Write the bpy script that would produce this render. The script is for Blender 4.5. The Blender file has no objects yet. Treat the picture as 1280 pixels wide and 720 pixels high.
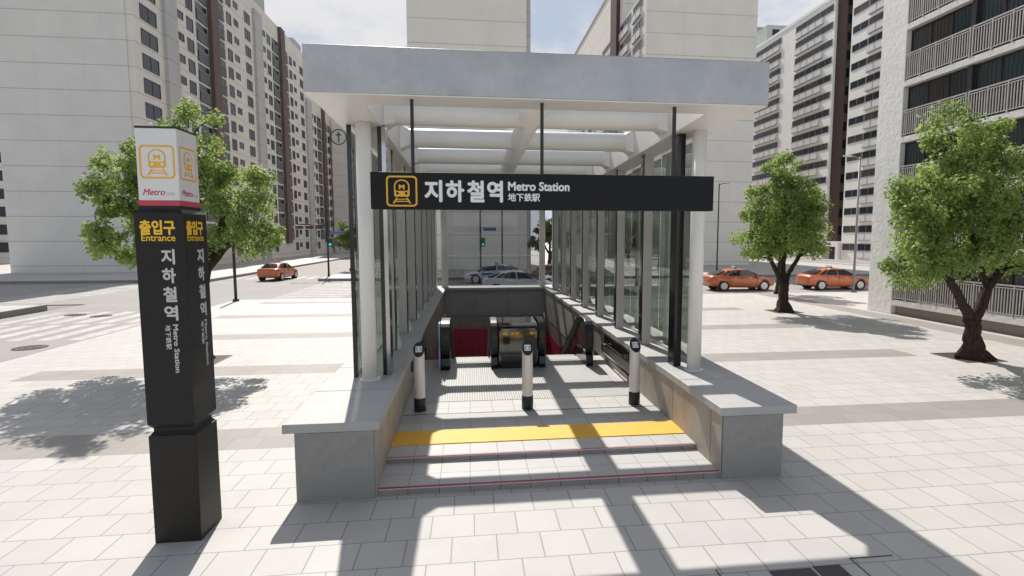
SUN_E, SKY_K, EXPO, CLOUD_V, CLOUD_LOC = 4.25, .124, .39, 5.4, (0,0,0)
import bpy, bmesh, math, random
from mathutils import Vector, Matrix, noise as mnoise
scene = bpy.context.scene
COL = scene.collection
R = math.radians
rnd = random.Random(11)

# ---------------------------------------------------------------- mesh helper
class MB:
    def __init__(s): s.v = []; s.f = []; s.m = []; s.s = []; s.tone = []
    def add(s, pts, faces, m=0, smooth=False):
        b = len(s.v); s.v += [tuple(p) for p in pts]
        for f in faces: s.f.append(tuple(i + b for i in f)); s.m.append(m); s.s.append(smooth)
        return s
    def poly(s, pts, m=0): return s.add(pts, [tuple(range(len(pts)))], m)
    def box(s, x0, x1, y0, y1, z0, z1, m=0):
        p = [(x0,y0,z0),(x1,y0,z0),(x1,y1,z0),(x0,y1,z0),(x0,y0,z1),(x1,y0,z1),(x1,y1,z1),(x0,y1,z1)]
        return s.add(p, [(3,2,1,0),(4,5,6,7),(0,1,5,4),(1,2,6,5),(2,3,7,6),(3,0,4,7)], m)
    def hexa(s, p, m=0):
        return s.add(p, [(3,2,1,0),(4,5,6,7),(0,1,5,4),(1,2,6,5),(2,3,7,6),(3,0,4,7)], m)
    def beam(s, a, b, w, h, m=0, up=(0,0,1)):
        a, b = Vector(a), Vector(b); d = (b-a).normalized(); u = Vector(up)
        r = d.cross(u).normalized(); u = r.cross(d)
        P = []
        for c in (a, b):
            P += [c-r*w/2-u*h/2, c+r*w/2-u*h/2, c+r*w/2+u*h/2, c-r*w/2+u*h/2]
        return s.add(P, [(0,1,2,3),(7,6,5,4),(0,4,5,1),(1,5,6,2),(2,6,7,3),(3,7,4,0)], m)
    def tube(s, pts, rad, n=12, m=0, caps=True, smooth=True):
        pts = [Vector(p) for p in pts]
        rad = list(rad) if hasattr(rad, '__len__') else [rad]*len(pts)
        V = []; prev = None
        for i, p in enumerate(pts):
            d = (pts[min(i+1, len(pts)-1)] - pts[max(i-1, 0)]).normalized()
            if prev is None:
                a = Vector((1,0,0)) if abs(d.x) < .9 else Vector((0,1,0))
                x = d.cross(a).normalized()
            else:
                x = (prev - d*prev.dot(d)).normalized()
            prev = x; y = d.cross(x)
            for k in range(n):
                t = 2*math.pi*k/n
                V.append(p + (x*math.cos(t) + y*math.sin(t))*rad[i])
        F = []
        for i in range(len(pts)-1):
            for k in range(n):
                F.append((i*n+k, i*n+(k+1)%n, (i+1)*n+(k+1)%n, (i+1)*n+k))
        s.add(V, F, m, smooth)
        if caps:
            b = len(s.v) - len(V)
            s.f.append(tuple(b+k for k in reversed(range(n)))); s.m.append(m); s.s.append(False)
            e = b + (len(pts)-1)*n
            s.f.append(tuple(e+k for k in range(n))); s.m.append(m); s.s.append(False)
        return s
    def prism(s, poly, fn, t0, t1, m=0, smooth=False):
        """poly: 2D outline; fn(u, v, t) -> 3D."""
        n = len(poly)
        V = [fn(u, v, t0) for u, v in poly] + [fn(u, v, t1) for u, v in poly]
        b = len(s.v); s.add(V, [(k, (k+1)%n, n+(k+1)%n, n+k) for k in range(n)], m, smooth)
        for f in (tuple(reversed(range(n))), tuple(range(n, 2*n))):
            s.f.append(tuple(i+b for i in f)); s.m.append(m); s.s.append(False)
        return s
    def build(s, name, mats, parent=None, world=True, bevel=0, fix=True):
        me = bpy.data.meshes.new(name)
        off = Vector((0,0,0)); p = parent
        while p is not None and world:
            off += p.location; p = p.parent
        me.from_pydata([Vector(v)-off for v in s.v], [], s.f)
        if not isinstance(mats, (list, tuple)): mats = [mats]
        for mt in mats: me.materials.append(mt)
        me.polygons.foreach_set('material_index', s.m)
        me.polygons.foreach_set('use_smooth', s.s)
        if s.tone:
            at = me.attributes.new('tone', 'FLOAT', 'FACE'); at.data.foreach_set('value', s.tone)
        if fix:
            bm = bmesh.new(); bm.from_mesh(me); bmesh.ops.recalc_face_normals(bm, faces=bm.faces); bm.to_mesh(me); bm.free()
        me.update()
        o = bpy.data.objects.new(name, me); COL.objects.link(o)
        if parent is not None: o.parent = parent
        if bevel:
            b = o.modifiers.new('bevel', 'BEVEL'); b.width = bevel; b.segments = 2; b.limit_method = 'ANGLE'
        return o

def thing(name, label, cat, loc=(0,0,0), group=None, rot=0):
    o = bpy.data.objects.new(name, None); COL.objects.link(o)
    o.location = loc; o.rotation_euler = (0,0,rot); o['label'] = label; o['category'] = cat
    if group: o['group'] = group
    return o
def tag(o, label, cat, group=None):
    o['label'] = label; o['category'] = cat
    if group: o['group'] = group
    return o
def struct(o, kind='structure'): o['kind'] = kind; return o
def dup(root, loc, rot=None, label=None):
    r = root.copy(); COL.objects.link(r); r.location = loc
    if rot is not None: r.rotation_euler = (0,0,rot)
    if label: r['label'] = label
    for ch in list(root.children):
        c = ch.copy(); COL.objects.link(c); c.parent = r
        for g in list(ch.children):
            d = g.copy(); COL.objects.link(d); d.parent = c
    return r

# ---------------------------------------------------------------- materials
class NT:
    def __init__(s, name):
        s.mat = bpy.data.materials.new(name); s.mat.use_nodes = True
        s.t = s.mat.node_tree; s.t.nodes.clear()
        s.out = s.n('ShaderNodeOutputMaterial')
    def n(s, ty, **kw):
        nd = s.t.nodes.new(ty)
        for k, v in kw.items(): setattr(nd, k, v)
        return nd
    def l(s, a, b): s.t.links.new(a, b)
    def math(s, op, a, b=None, c=None):
        nd = s.n('ShaderNodeMath', operation=op)
        for i, x in enumerate((a, b, c)):
            if x is None: continue
            if isinstance(x, (int, float)): nd.inputs[i].default_value = x
            else: s.l(x, nd.inputs[i])
        return nd.outputs[0]
    def mix(s, f, a, b, blend='MIX'):
        nd = s.n('ShaderNodeMix', data_type='RGBA', blend_type=blend)
        for sock, x in ((nd.inputs[0], f), (nd.inputs[6], a), (nd.inputs[7], b)):
            if isinstance(x, (int, float)): sock.default_value = x
            elif isinstance(x, tuple): sock.default_value = (*x, 1)
            else: s.l(x, sock)
        return nd.outputs[2]
    def noise(s, vec, scale, detail=4, rough=.55):
        nd = s.n('ShaderNodeTexNoise'); nd.inputs['Scale'].default_value = scale
        nd.inputs['Detail'].default_value = detail; nd.inputs['Roughness'].default_value = rough
        s.l(vec, nd.inputs['Vector']); return nd.outputs['Fac']
    def ramp(s, f, a, b):
        nd = s.n('ShaderNodeMapRange'); nd.inputs[1].default_value = a; nd.inputs[2].default_value = b
        s.l(f, nd.inputs[0]); return nd.outputs[0]
    def bsdf(s, col, rough=.6, metal=0, spec=.5, coat=0):
        p = s.n('ShaderNodeBsdfPrincipled')
        if isinstance(col, tuple): p.inputs['Base Color'].default_value = (*col, 1)
        else: s.l(col, p.inputs['Base Color'])
        if isinstance(rough, (int, float)): p.inputs['Roughness'].default_value = rough
        else: s.l(rough, p.inputs['Roughness'])
        p.inputs['Metallic'].default_value = metal; p.inputs['Specular IOR Level'].default_value = spec
        p.inputs['Coat Weight'].default_value = coat; p.inputs['Coat Roughness'].default_value = .05
        s.l(p.outputs[0], s.out.inputs[0]); s.p = p; return p
    def bump(s, h, strength=.3, dist=.01):
        b = s.n('ShaderNodeBump'); b.inputs['Strength'].default_value = strength; b.inputs['Distance'].default_value = dist
        s.l(h, b.inputs['Height']); s.l(b.outputs[0], s.p.inputs['Normal'])
    def pos(s): return s.n('ShaderNodeNewGeometry').outputs['Position']
    def obj(s): return s.n('ShaderNodeTexCoord').outputs['Object']
    def xyz(s, v):
        nd = s.n('ShaderNodeSeparateXYZ'); s.l(v, nd.inputs[0]); return nd.outputs

def sc(c, k): return tuple(x*k for x in c)
def pm(name, col, rough=.6, metal=0, var=.12, scale=3., spec=.5, bump=0, bscale=60, coat=0, rvar=.0, stain=None):
    t = NT(name); v = t.obj()
    f = t.noise(v, scale); g = t.noise(v, scale*7, 3)
    c = t.mix(t.ramp(f, .3, .7), sc(col, 1-var), sc(col, 1+var))
    c = t.mix(t.ramp(g, .35, .75), c, t.mix(.5, c, sc(col, 1-var*1.3)))
    if stain:
        st = t.noise(v, stain[1], 5, .65)
        c = t.mix(t.math('MULTIPLY', t.ramp(st, .5, .75), stain[2]), c, stain[0])
    rr = rough
    if rvar: rr = t.math('ADD', t.math('MULTIPLY', t.ramp(f, .3, .7), rvar), rough - rvar/2)
    t.bsdf(c, rr, metal, spec, coat)
    if bump: t.bump(t.noise(v, bscale, 4), bump)
    return t.mat

def glass(name, tint=(.9,.95,.93), rough=.0, ior=1.5, refl=1.0, coat=0.):
    t = NT(name)
    tr = t.n('ShaderNodeBsdfTransparent'); tr.inputs[0].default_value = (*tint, 1)
    gl = t.n('ShaderNodeBsdfGlossy'); gl.inputs['Roughness'].default_value = rough
    gl.inputs[0].default_value = (refl, refl, refl, 1)
    fr = t.n('ShaderNodeFresnel'); fr.inputs[0].default_value = ior
    mx = t.n('ShaderNodeMixShader'); geo = t.n('ShaderNodeNewGeometry')   # reflect only at the outer face of a pane
    fz = t.math('ADD', t.math('MULTIPLY', fr.outputs[0], 1-coat), coat)   # coat: mirror film on the pane
    t.l(t.math('MULTIPLY', fz, t.math('SUBTRACT', 1., geo.outputs['Backfacing'])), mx.inputs[0]); t.l(tr.outputs[0], mx.inputs[1]); t.l(gl.outputs[0], mx.inputs[2])
    t.l(mx.outputs[0], t.out.inputs[0]); return t.mat

def paver_mat():
    t = NT('granite_paving'); P = t.pos(); X, Y, Z = t.xyz(P)
    mp = t.n('ShaderNodeMapping'); mp.inputs['Location'].default_value = (0, -.48, 0); t.l(P, mp.inputs[0])
    br = t.n('ShaderNodeTexBrick'); t.l(mp.outputs[0], br.inputs[0])
    br.inputs['Scale'].default_value = 1; br.inputs['Brick Width'].default_value = .5; br.inputs['Row Height'].default_value = .51
    br.inputs['Mortar Size'].default_value = .008; br.inputs['Mortar Smooth'].default_value = .15
    br.offset = .5; br.offset_frequency = 2
    br.inputs['Color1'].default_value = (.0,0,0,1); br.inputs['Color2'].default_value = (1,1,1,1); br.inputs['Mortar'].default_value = (.5,.5,.5,1)
    tile = br.outputs['Color']; mort = br.outputs['Fac']
    # dark bands, two rows in every ten
    def between(v, a, b):
        return t.math('MULTIPLY', t.math('GREATER_THAN', v, a), t.math('LESS_THAN', v, b))
    yy = t.math('MODULO', t.math('ADD', Y, 102.0-9.15), 5.1)
    band = t.math('MULTIPLY', t.math('LESS_THAN', yy, 1.02), between(X, -10.9, 12.75))
    vb = between(X, 17.0, 18.2)
    far = t.math('GREATER_THAN', Y, 6.0)
    band = t.math('MULTIPLY', t.math('MAXIMUM', band, vb), far)
    base = t.mix(tile, (.478,.462,.437), (.518,.502,.474))
    bcol = t.mix(tile, (.275,.25,.228), (.315,.29,.265))
    c = t.mix(band, base, bcol)
    n1 = t.noise(P, 1.1, 5, .6); n2 = t.noise(P, 90, 3, .7)
    c = t.mix(t.math('MULTIPLY', t.ramp(n1, .45, .8), .35), c, (.36,.345,.33))
    c = t.mix(t.math('MULTIPLY', t.ramp(n2, .42, .72), .30), c, (.26,.25,.24))
    vo = t.n('ShaderNodeTexVoronoi'); vo.inputs['Scale'].default_value = 1.3; t.l(P, vo.inputs['Vector'])     # trodden-in gum
    spot = t.math('MULTIPLY', t.math('LESS_THAN', vo.outputs['Distance'], .032), t.math('GREATER_THAN', t.noise(P, .9, 2), .5))
    c = t.mix(t.math('MULTIPLY', spot, .5), c, (.17,.16,.155))
    n4 = t.noise(P, .33, 6, .7)
    c = t.mix(t.math('MULTIPLY', t.ramp(n4, .52, .72), .20), c, (.30,.275,.25))
    c = t.mix(t.math('MULTIPLY', mort, .8), c, (.22,.205,.195))
    t.bsdf(c, .62, 0, .4)
    h = t.math('SUBTRACT', t.math('MULTIPLY', n2, .25), mort)
    t.bump(h, .35, .006)
    return t.mat

def tile_mat(name, bw, rh, c1, c2, mort, msize=.006, loc=(0,0,0), axis='XY', offset=0., rough=.5, nz=.2):
    t = NT(name); P = t.pos(); X, Y, Z = t.xyz(P)
    cb = t.n('ShaderNodeCombineXYZ')
    a, b = {'XY': (X, Y), 'XZ': (X, Z), 'YZ': (Y, Z)}[axis]
    t.l(t.math('ADD', a, loc[0]+100*bw), cb.inputs[0]); t.l(t.math('ADD', b, loc[1]+100*rh), cb.inputs[1])
    br = t.n('ShaderNodeTexBrick'); t.l(cb.outputs[0], br.inputs[0])
    br.inputs['Scale'].default_value = 1; br.inputs['Brick Width'].default_value = bw; br.inputs['Row Height'].default_value = rh
    br.inputs['Mortar Size'].default_value = msize; br.inputs['Mortar Smooth'].default_value = .2; br.offset = offset
    br.inputs['Color1'].default_value = (*c1,1); br.inputs['Color2'].default_value = (*c2,1); br.inputs['Mortar'].default_value = (*mort,1)
    n2 = t.noise(P, 50, 3, .7); n1 = t.noise(P, 1.7, 4)
    c = t.mix(t.math('MULTIPLY', t.ramp(n2, .4, .8), nz), br.outputs[0], sc(c1, .55))
    c = t.mix(t.math('MULTIPLY', t.ramp(n1, .45, .75), nz), c, sc(c1, .6))
    t.bsdf(c, rough, 0, .4)
    t.bump(t.math('SUBTRACT', t.math('MULTIPLY', n2, .2), br.outputs['Fac']), .4, .005)
    return t.mat

def panel_mat(name, col, h=2.33, z0=.66, line=.035, var=.05, lc=.62):
    """painted concrete facade with a shallow horizontal joint at every storey."""
    t = NT(name); P = t.pos(); X, Y, Z = t.xyz(P)
    fr = t.math('MODULO', t.math('ADD', Z, h*40 - z0), h)
    ln = t.math('LESS_THAN', fr, line*2)
    n1 = t.noise(P, .35, 5, .65); n2 = t.noise(P, 5, 4, .7)
    mp = t.n('ShaderNodeMapping'); mp.inputs['Scale'].default_value = (1.2, 1.2, .12); t.l(P, mp.inputs[0])
    n3 = t.noise(mp.outputs[0], 1.5, 4, .6)
    c = t.mix(t.ramp(n1, .3, .7), sc(col, 1-var), sc(col, 1+var))
    c = t.mix(t.math('MULTIPLY', t.ramp(n3, .55, .8), .22), c, sc(col, .7))
    c = t.mix(t.math('MULTIPLY', t.ramp(n2, .45, .8), .15), c, sc(col, .75))
    c = t.mix(ln, c, sc(col, lc))
    t.bsdf(c, .85, 0, .2)
    t.bump(t.math('SUBTRACT', t.math('MULTIPLY', n2, .5), ln), .3, .02)
    return t.mat

def stucco(name, col):
    t = NT(name); P = t.pos()
    n1 = t.noise(P, .6, 5, .65); n2 = t.noise(P, 4.5, 5, .7)
    c = t.mix(t.ramp(n1, .3, .7), sc(col, .93), sc(col, 1.04))
    c = t.mix(t.math('MULTIPLY', t.ramp(n2, .45, .8), .2), c, sc(col, .75))
    t.bsdf(c, .85, 0, .2); t.bump(n2, .8, .05); return t.mat

def asphalt():
    t = NT('worn_asphalt'); P = t.pos()
    n1 = t.noise(P, .25, 5, .6); n2 = t.noise(P, 35, 4, .75)
    c = t.mix(t.ramp(n1, .3, .7), (.30,.285,.27), (.35,.335,.318))
    c = t.mix(t.math('MULTIPLY', t.ramp(n2, .4, .8), .35), c, (.21,.20,.19))
    t.bsdf(c, .8, 0, .3); t.bump(n2, .3, .01); return t.mat

def road_paint(name, col):
    t = NT(name); P = t.pos()
    n = t.noise(P, 2.2, 6, .75)
    c = t.mix(t.math('MULTIPLY', t.ramp(n, .40, .62), .9), col, (.33,.315,.30))
    t.bsdf(c, .7); return t.mat

def ribbed():
    t = NT('ribbed_floor_plate'); P = t.pos(); X, Y, Z = t.xyz(P)
    s = t.math('SINE', t.math('MULTIPLY', X, 2*math.pi/.05))
    s2 = t.math('SINE', t.math('MULTIPLY', Y, 2*math.pi/.05))
    ln = t.ramp(s, -.2, .3)
    c = t.mix(ln, (.30,.29,.28), (.52,.51,.49))
    c = t.mix(t.math('MULTIPLY', t.ramp(t.noise(P, 3), .4, .8), .25), c, (.3,.29,.28))
    t.bsdf(c, .5); t.bump(ln, .5, .006); return t.mat

def curtain(name, col, tilt=0.0):
    """window pane with a pleated curtain showing behind it."""
    t = NT(name); P = t.pos(); X, Y, Z = t.xyz(P)
    w = t.math('SINE', t.math('MULTIPLY', t.math('ADD', t.math('ADD', X, Y), t.math('MULTIPLY', t.noise(P, 1.2, 2), .25)), 2*math.pi/.16))
    c = t.mix(t.ramp(w, -1, 1), sc(col, .45), col)
    t.bsdf(c, .12, 0, .6); return t.mat

def leafmat(name, c1, c2, c3):
    t = NT(name); a = t.n('ShaderNodeAttribute', attribute_name='tone')
    c = t.mix(t.ramp(a.outputs['Fac'], 0, .5), c1, c2)
    c = t.mix(t.ramp(a.outputs['Fac'], .55, 1), c, c3)
    p = t.bsdf(c, .5, 0, .35)
    tl = t.n('ShaderNodeBsdfTranslucent'); t.l(t.mix(.5, c, (.47,.57,.17)), tl.inputs[0])
    mx = t.n('ShaderNodeMixShader'); mx.inputs[0].default_value = .52
    t.l(p.outputs[0], mx.inputs[1]); t.l(tl.outputs[0], mx.inputs[2]); t.l(mx.outputs[0], t.out.inputs[0])
    return t.mat

def bark():
    t = NT('tree_bark'); v = t.obj()
    mp = t.n('ShaderNodeMapping'); mp.inputs['Scale'].default_value = (1, 1, .22); t.l(v, mp.inputs[0])
    n = t.noise(mp.outputs[0], 22, 6, .7); n2 = t.noise(v, 4, 4)
    c = t.mix(t.ramp(n, .35, .7), (.022,.015,.011), (.10,.073,.055))
    c = t.mix(t.math('MULTIPLY', t.ramp(n2, .4, .7), .4), c, (.05,.037,.03))
    t.bsdf(c, .9, 0, .2); t.bump(n, 1.0, .05); return t.mat

M = {}
M['paver'] = paver_mat()
M['asphalt'] = asphalt()
M['ground'] = pm('bare_ground', (.24,.225,.20), .9, var=.15, scale=.2)
M['kerb'] = pm('granite_kerb', (.26,.25,.24), .7, var=.1, scale=2)
M['zebra'] = road_paint('white_road_paint', (.50,.49,.47))
M['yellow_line'] = road_paint('yellow_road_paint', (.6,.42,.06))
M['concrete'] = pm('grey_concrete', (.29,.283,.273), .6, var=.16, scale=1.4, bump=.15, bscale=45, stain=((.17,.16,.145), 1.6, .6))
M['back_concrete'] = pm('blue_grey_concrete_panel', (.36,.36,.365), .7, var=.1, scale=1.2, bump=.1)
M['coping'] = pm('smooth_concrete_coping', (.42,.415,.405), .6, var=.08, scale=1.8, bump=.08, bscale=60)
M['stained'] = pm('weathered_concrete_panel', (.40,.36,.31), .6, var=.14, scale=1.6, bump=.2, bscale=25, stain=((.25,.185,.12), 1.3, .65))
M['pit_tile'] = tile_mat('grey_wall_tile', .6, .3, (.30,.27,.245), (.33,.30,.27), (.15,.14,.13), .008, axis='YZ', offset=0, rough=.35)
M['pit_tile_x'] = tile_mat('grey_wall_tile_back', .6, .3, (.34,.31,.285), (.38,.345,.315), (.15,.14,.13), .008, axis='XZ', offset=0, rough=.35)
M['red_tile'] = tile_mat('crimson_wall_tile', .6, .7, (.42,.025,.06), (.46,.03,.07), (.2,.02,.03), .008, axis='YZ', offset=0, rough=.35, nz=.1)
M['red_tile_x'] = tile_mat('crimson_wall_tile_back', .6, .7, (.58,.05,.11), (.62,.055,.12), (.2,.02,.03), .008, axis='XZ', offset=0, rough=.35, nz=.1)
M['step_tile'] = tile_mat('granite_step_tile', .41, .45, (.47,.46,.445), (.50,.49,.47), (.24,.23,.22), .006, loc=(.05,.02,0), rough=.55)
M['riser'] = tile_mat('granite_riser', .41, .5, (.27,.25,.235), (.30,.28,.26), (.12,.11,.10), .008, loc=(.05,.02,0), axis='XZ', rough=.6)
M['strip'] = pm('honed_granite_strip', (.40,.39,.375), .6, var=.06, scale=6)
M['ribbed'] = ribbed()
M['yellow_tile'] = pm('yellow_tactile_paving', (.80,.43,.03), .55, var=.06, scale=5, bump=.3, bscale=70)
M['nosing_red'] = pm('red_step_nosing', (.34,.045,.065), .5, var=.1)
M['nosing_dull'] = pm('dull_pink_step_nosing', (.42,.20,.20), .5, var=.1)
M['nosing_pink'] = pm('pale_step_nosing', (.55,.47,.46), .5, var=.05)
M['fascia'] = pm('brushed_aluminium_cladding', (.47,.465,.46), .32, .7, var=.12, scale=1.1, rvar=.3, stain=((.27,.275,.285), .7, .6))
M['white_paint'] = pm('white_painted_steel', (.80,.785,.755), .4, 0, var=.04, scale=2)
M['post_grey'] = pm('grey_painted_post', (.60,.565,.545), .5, 0, var=.05, scale=2)
M['chrome'] = pm('polished_steel', (.42,.41,.40), .14, 1, var=.05, scale=2)
M['dark_mirror'] = pm('dark_mirror_steel', (.30,.29,.275), .1, 1, var=.1, scale=4)
M['cabinet_mirror'] = pm('smoked_mirror_steel', (.14,.135,.125), .07, 1, var=.1, scale=2.5)
M['emblem_grey'] = pm('grey_building_emblem', (.13,.125,.12), .6, var=.05)
M['pale_blue'] = pm('pale_blue_sky_reflection', (.34,.52,.72), .35, 0, var=.05)  # sky reflection in glass, put into the colour
M['black_gloss'] = pm('glossy_black_metal', (.012,.012,.013), .15, 0, var=.1, spec=.5)
M['black'] = pm('black_painted_metal', (.016,.016,.017), .45, 0, var=.15)
M['rubber'] = pm('black_rubber', (.012,.012,.013), .4, 0, var=.15)
M['sign_black'] = pm('charcoal_sign_panel', (.010,.0105,.012), .6, 0, var=.08, scale=2, spec=.25)
M['totem_black'] = pm('charcoal_totem_cladding', (.012,.0115,.0115), .45, .0, var=.25, scale=2.5, spec=.3, rvar=.2, stain=((.022,.02,.018), 1.2, .4))
M['totem_low'] = pm('brownish_black_totem_base', (.017,.015,.0125), .45, 0, var=.2, scale=2, spec=.3, stain=((.035,.03,.025), 1.0, .4))
M['totem_white'] = pm('translucent_white_acrylic', (.70,.695,.69), .35, 0, var=.03, scale=3)
M['totem_red'] = pm('red_totem_stripe', (.50,.045,.085), .4, 0, var=.05)
M['ink_white'] = pm('white_lettering', (.80,.80,.80), .5, var=.02)
M['ink_grey'] = pm('pale_grey_lettering', (.55,.55,.55), .5, var=.03)
M['ink_yellow'] = pm('yellow_lettering', (.85,.52,.02), .5, var=.03)
M['ink_amber'] = pm('amber_lettering', (.78,.43,.03), .5, var=.03)
M['ink_red'] = pm('red_lettering', (.50,.035,.07), .5, var=.03)
M['ink_lilac'] = pm('faded_lilac_lettering', (.45,.40,.47), .5, var=.03)
M['side_glass'] = glass('mirror_coated_side_glazing', (.50,.56,.52), .0, 1.6, .82, .38)
M['back_glass'] = glass('smoked_back_glazing', (.70,.71,.715), .0, 1.45)
M['roof_glass'] = glass('clear_roof_glazing', (.985,.99,.99), .0, 1.25)
M['bal_glass'] = glass('tinted_balustrade_glass', (.55,.55,.52), .03, 1.5)
M['left_wall'] = panel_mat('cream_apartment_panel', (.73,.685,.62))
M['left_end'] = panel_mat('grey_apartment_end_panel', (.69,.67,.64))
M['pilaster'] = panel_mat('grey_concrete_pilaster', (.50,.49,.475))
M['mid_wall'] = panel_mat('beige_tower_panel', (.78,.745,.68), z0=1.2, h=2.4)
M['mid_wall2'] = panel_mat('beige_slab_panel', (.78,.745,.68), z0=.4, h=2.4)
M['right_wall'] = panel_mat('white_tower_wall', (.88,.865,.835), line=.0, lc=1)
M['parapet'] = pm('pale_lilac_balcony_panel', (.70,.67,.665), .7, var=.06, scale=1)
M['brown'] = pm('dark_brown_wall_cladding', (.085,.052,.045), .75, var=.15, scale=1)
M['red_brown'] = pm('red_brown_wall_cladding', (.135,.092,.08), .75, var=.12, scale=1)  # paler, redder brown for the left block's stair strips
M['stucco'] = stucco('white_rough_stucco', (.80,.785,.76))
M['slab'] = stucco('white_balcony_slab', (.74,.72,.69))
M['plinth'] = stucco('tan_rough_plinth', (.30,.27,.225))
M['win_dark'] = pm('dark_window_pane', (.010,.015,.029), .2, 0, var=.3, scale=.4, spec=.45)
M['win_teal'] = pm('teal_window_pane', (.018,.030,.040), .2, 0, var=.35, scale=.3, spec=.3)
M['win_grey'] = pm('grey_curtained_pane', (.07,.065,.058), .3, 0, var=.35, scale=.5, spec=.3)
M['frame_dark'] = pm('dark_window_frame', (.035,.033,.035), .5, 0, var=.1)
M['frame_grey'] = pm('grey_window_frame', (.27,.265,.26), .5, 0, var=.1)
M['rail'] = pm('pale_metal_railing', (.52,.49,.47), .45, .2, var=.08, scale=2)
M['rail_dark'] = pm('grey_balcony_screen', (.085,.085,.09), .5, .2, var=.2, scale=2)
M['cur_brown'] = curtain('brown_curtained_pane', (.062,.055,.047))
M['cur_teal'] = curtain('teal_curtained_pane', (.035,.060,.063))
M['cur_grey'] = curtain('slate_curtained_pane', (.05,.058,.062))
M['penthouse'] = pm('pale_green_plant_room', (.42,.47,.43), .8, var=.08, scale=.5)
M['roof'] = pm('grey_roof', (.3,.3,.29), .9, var=.1)
M['bark'] = bark()
M['leaf'] = leafmat('maple_leaf', (.088,.15,.040), (.23,.335,.092), (.42,.50,.19))
M['leaf_far'] = leafmat('shade_tree_leaf', (.05,.08,.025), (.10,.145,.045), (.16,.21,.07))
M['grate'] = pm('cast_iron_grate', (.09,.08,.065), .7, .3, var=.2, scale=9)
M['iron'] = pm('cast_iron_cover', (.085,.075,.068), .6, .4, var=.25, scale=8, bump=.4, bscale=30)
M['orange'] = pm('orange_car_paint', (.50,.115,.03), .3, 0, var=.04, coat=.7)
M['white_car'] = pm('white_car_paint', (.62,.64,.68), .3, 0, var=.03, coat=.7)
M['red_car'] = pm('maroon_car_paint', (.20,.03,.02), .3, 0, var=.04, coat=.7)
M['car_glass'] = pm('tinted_car_glass', (.012,.015,.022), .05, 0, var=.1, spec=.7)
M['tyre'] = pm('tyre_rubber', (.018,.018,.018), .8, 0, var=.1)
M['rim'] = pm('alloy_wheel', (.58,.57,.56), .35, .5, var=.08, scale=8)
M['lamp_clear'] = pm('headlight_lens', (.6,.62,.66), .1, .3, var=.1)
M['lamp_red'] = pm('tail_light_lens', (.30,.012,.015), .15, 0, var=.1)
M['lamp_pink'] = pm('pink_red_beacon_lens', (.62,.12,.16), .3, 0, var=.05)
M['plate'] = pm('blank_number_plate', (.55,.55,.5), .5, 0, var=.05)
M['blue_stripe'] = pm('blue_livery_stripe', (.02,.05,.35), .35, 0, var=.05)
M['pole_grey'] = pm('grey_lamp_post_steel', (.16,.18,.185), .5, .2, var=.08)
M['pole_black'] = pm('dark_signal_pole_steel', (.03,.033,.036), .5, .2, var=.1)
M['lamp_head'] = pm('lamp_head_casing', (.4,.42,.42), .4, .1, var=.05)
M['sign_blue'] = pm('blue_street_sign', (.045,.07,.32), .5, 0, var=.05)
M['white_metal'] = pm('white_bollard_steel', (.74,.715,.69), .35, .1, var=.04, scale=3)
def emis(name, col, k):
    t = NT(name); e = t.n('ShaderNodeEmission'); e.inputs[0].default_value = (*col,1); e.inputs[1].default_value = k
    t.l(e.outputs[0], t.out.inputs[0]); return t.mat
M['go_green'] = emis('green_signal_lamp', (.02,.8,.45), .8)
M['stop_red'] = emis('red_signal_lamp', (.9,.05,.05), .25)

# ---------------------------------------------------------------- lettering
_cache = {}
def glyphs(body, bold=.0, shear=0):
    k = (body, bold, shear)
    if k not in _cache:
        cu = bpy.data.curves.new('lettering', 'FONT'); cu.body = body; cu.offset = bold; cu.shear = shear; cu.resolution_u = 4
        cu.fill_mode = 'FRONT'
        o = bpy.data.objects.new('lettering', cu); COL.objects.link(o)
        dg = bpy.context.evaluated_depsgraph_get(); ev = o.evaluated_get(dg); me = ev.to_mesh()
        V = [(v.co.x, v.co.y) for v in me.vertices]; F = [tuple(p.vertices) for p in me.polygons]
        ev.to_mesh_clear(); bpy.data.objects.remove(o); bpy.data.curves.remove(cu)
        xs = [v[0] for v in V]; ys = [v[1] for v in V]
        x0, x1, y0, y1 = min(xs), max(xs), min(ys), max(ys)
        _cache[k] = ([((x-x0)/(x1-x0), (y-y0)/(y1-y0)) for x, y in V], F)
    return _cache[k]
def text(mb, body, fn, u0, u1, v0, v1, m=0, bold=.0, rot=False, shear=0):
    """fit the words into the box u0..u1, v0..v1 of the surface fn(u, v); rot turns them to read downwards."""
    V, F = glyphs(body, 0., shear)
    r = bold*(u1-u0 if rot else v1-v0)
    for k in range(9 if bold else 1):       # heavier strokes: the glyph repeated round a small circle
        dx, dy = (0, 0) if k == 0 else (r*math.cos(k*math.pi/4), r*math.sin(k*math.pi/4))
        l = 1 + .08*k
        if rot: pts = [fn(u0+r+dx + (u1-u0-2*r)*y, v1-r+dy - (v1-v0-2*r)*x, l) for x, y in V]
        else: pts = [fn(u0+r+dx + (u1-u0-2*r)*x, v0+r+dy + (v1-v0-2*r)*y, l) for x, y in V]
        mb.add(pts, F, m)
def rrect(w, h, r, n=6):
    P = []
    for cx, cy, a0 in ((w-r,h-r,0),(-w+r,h-r,90),(-w+r,-h+r,180),(w-r,-h+r,270)):
        for k in range(n+1):
            a = R(a0 + 90*k/n); P.append((cx + r*math.cos(a), cy + r*math.sin(a)))
    return P
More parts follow.
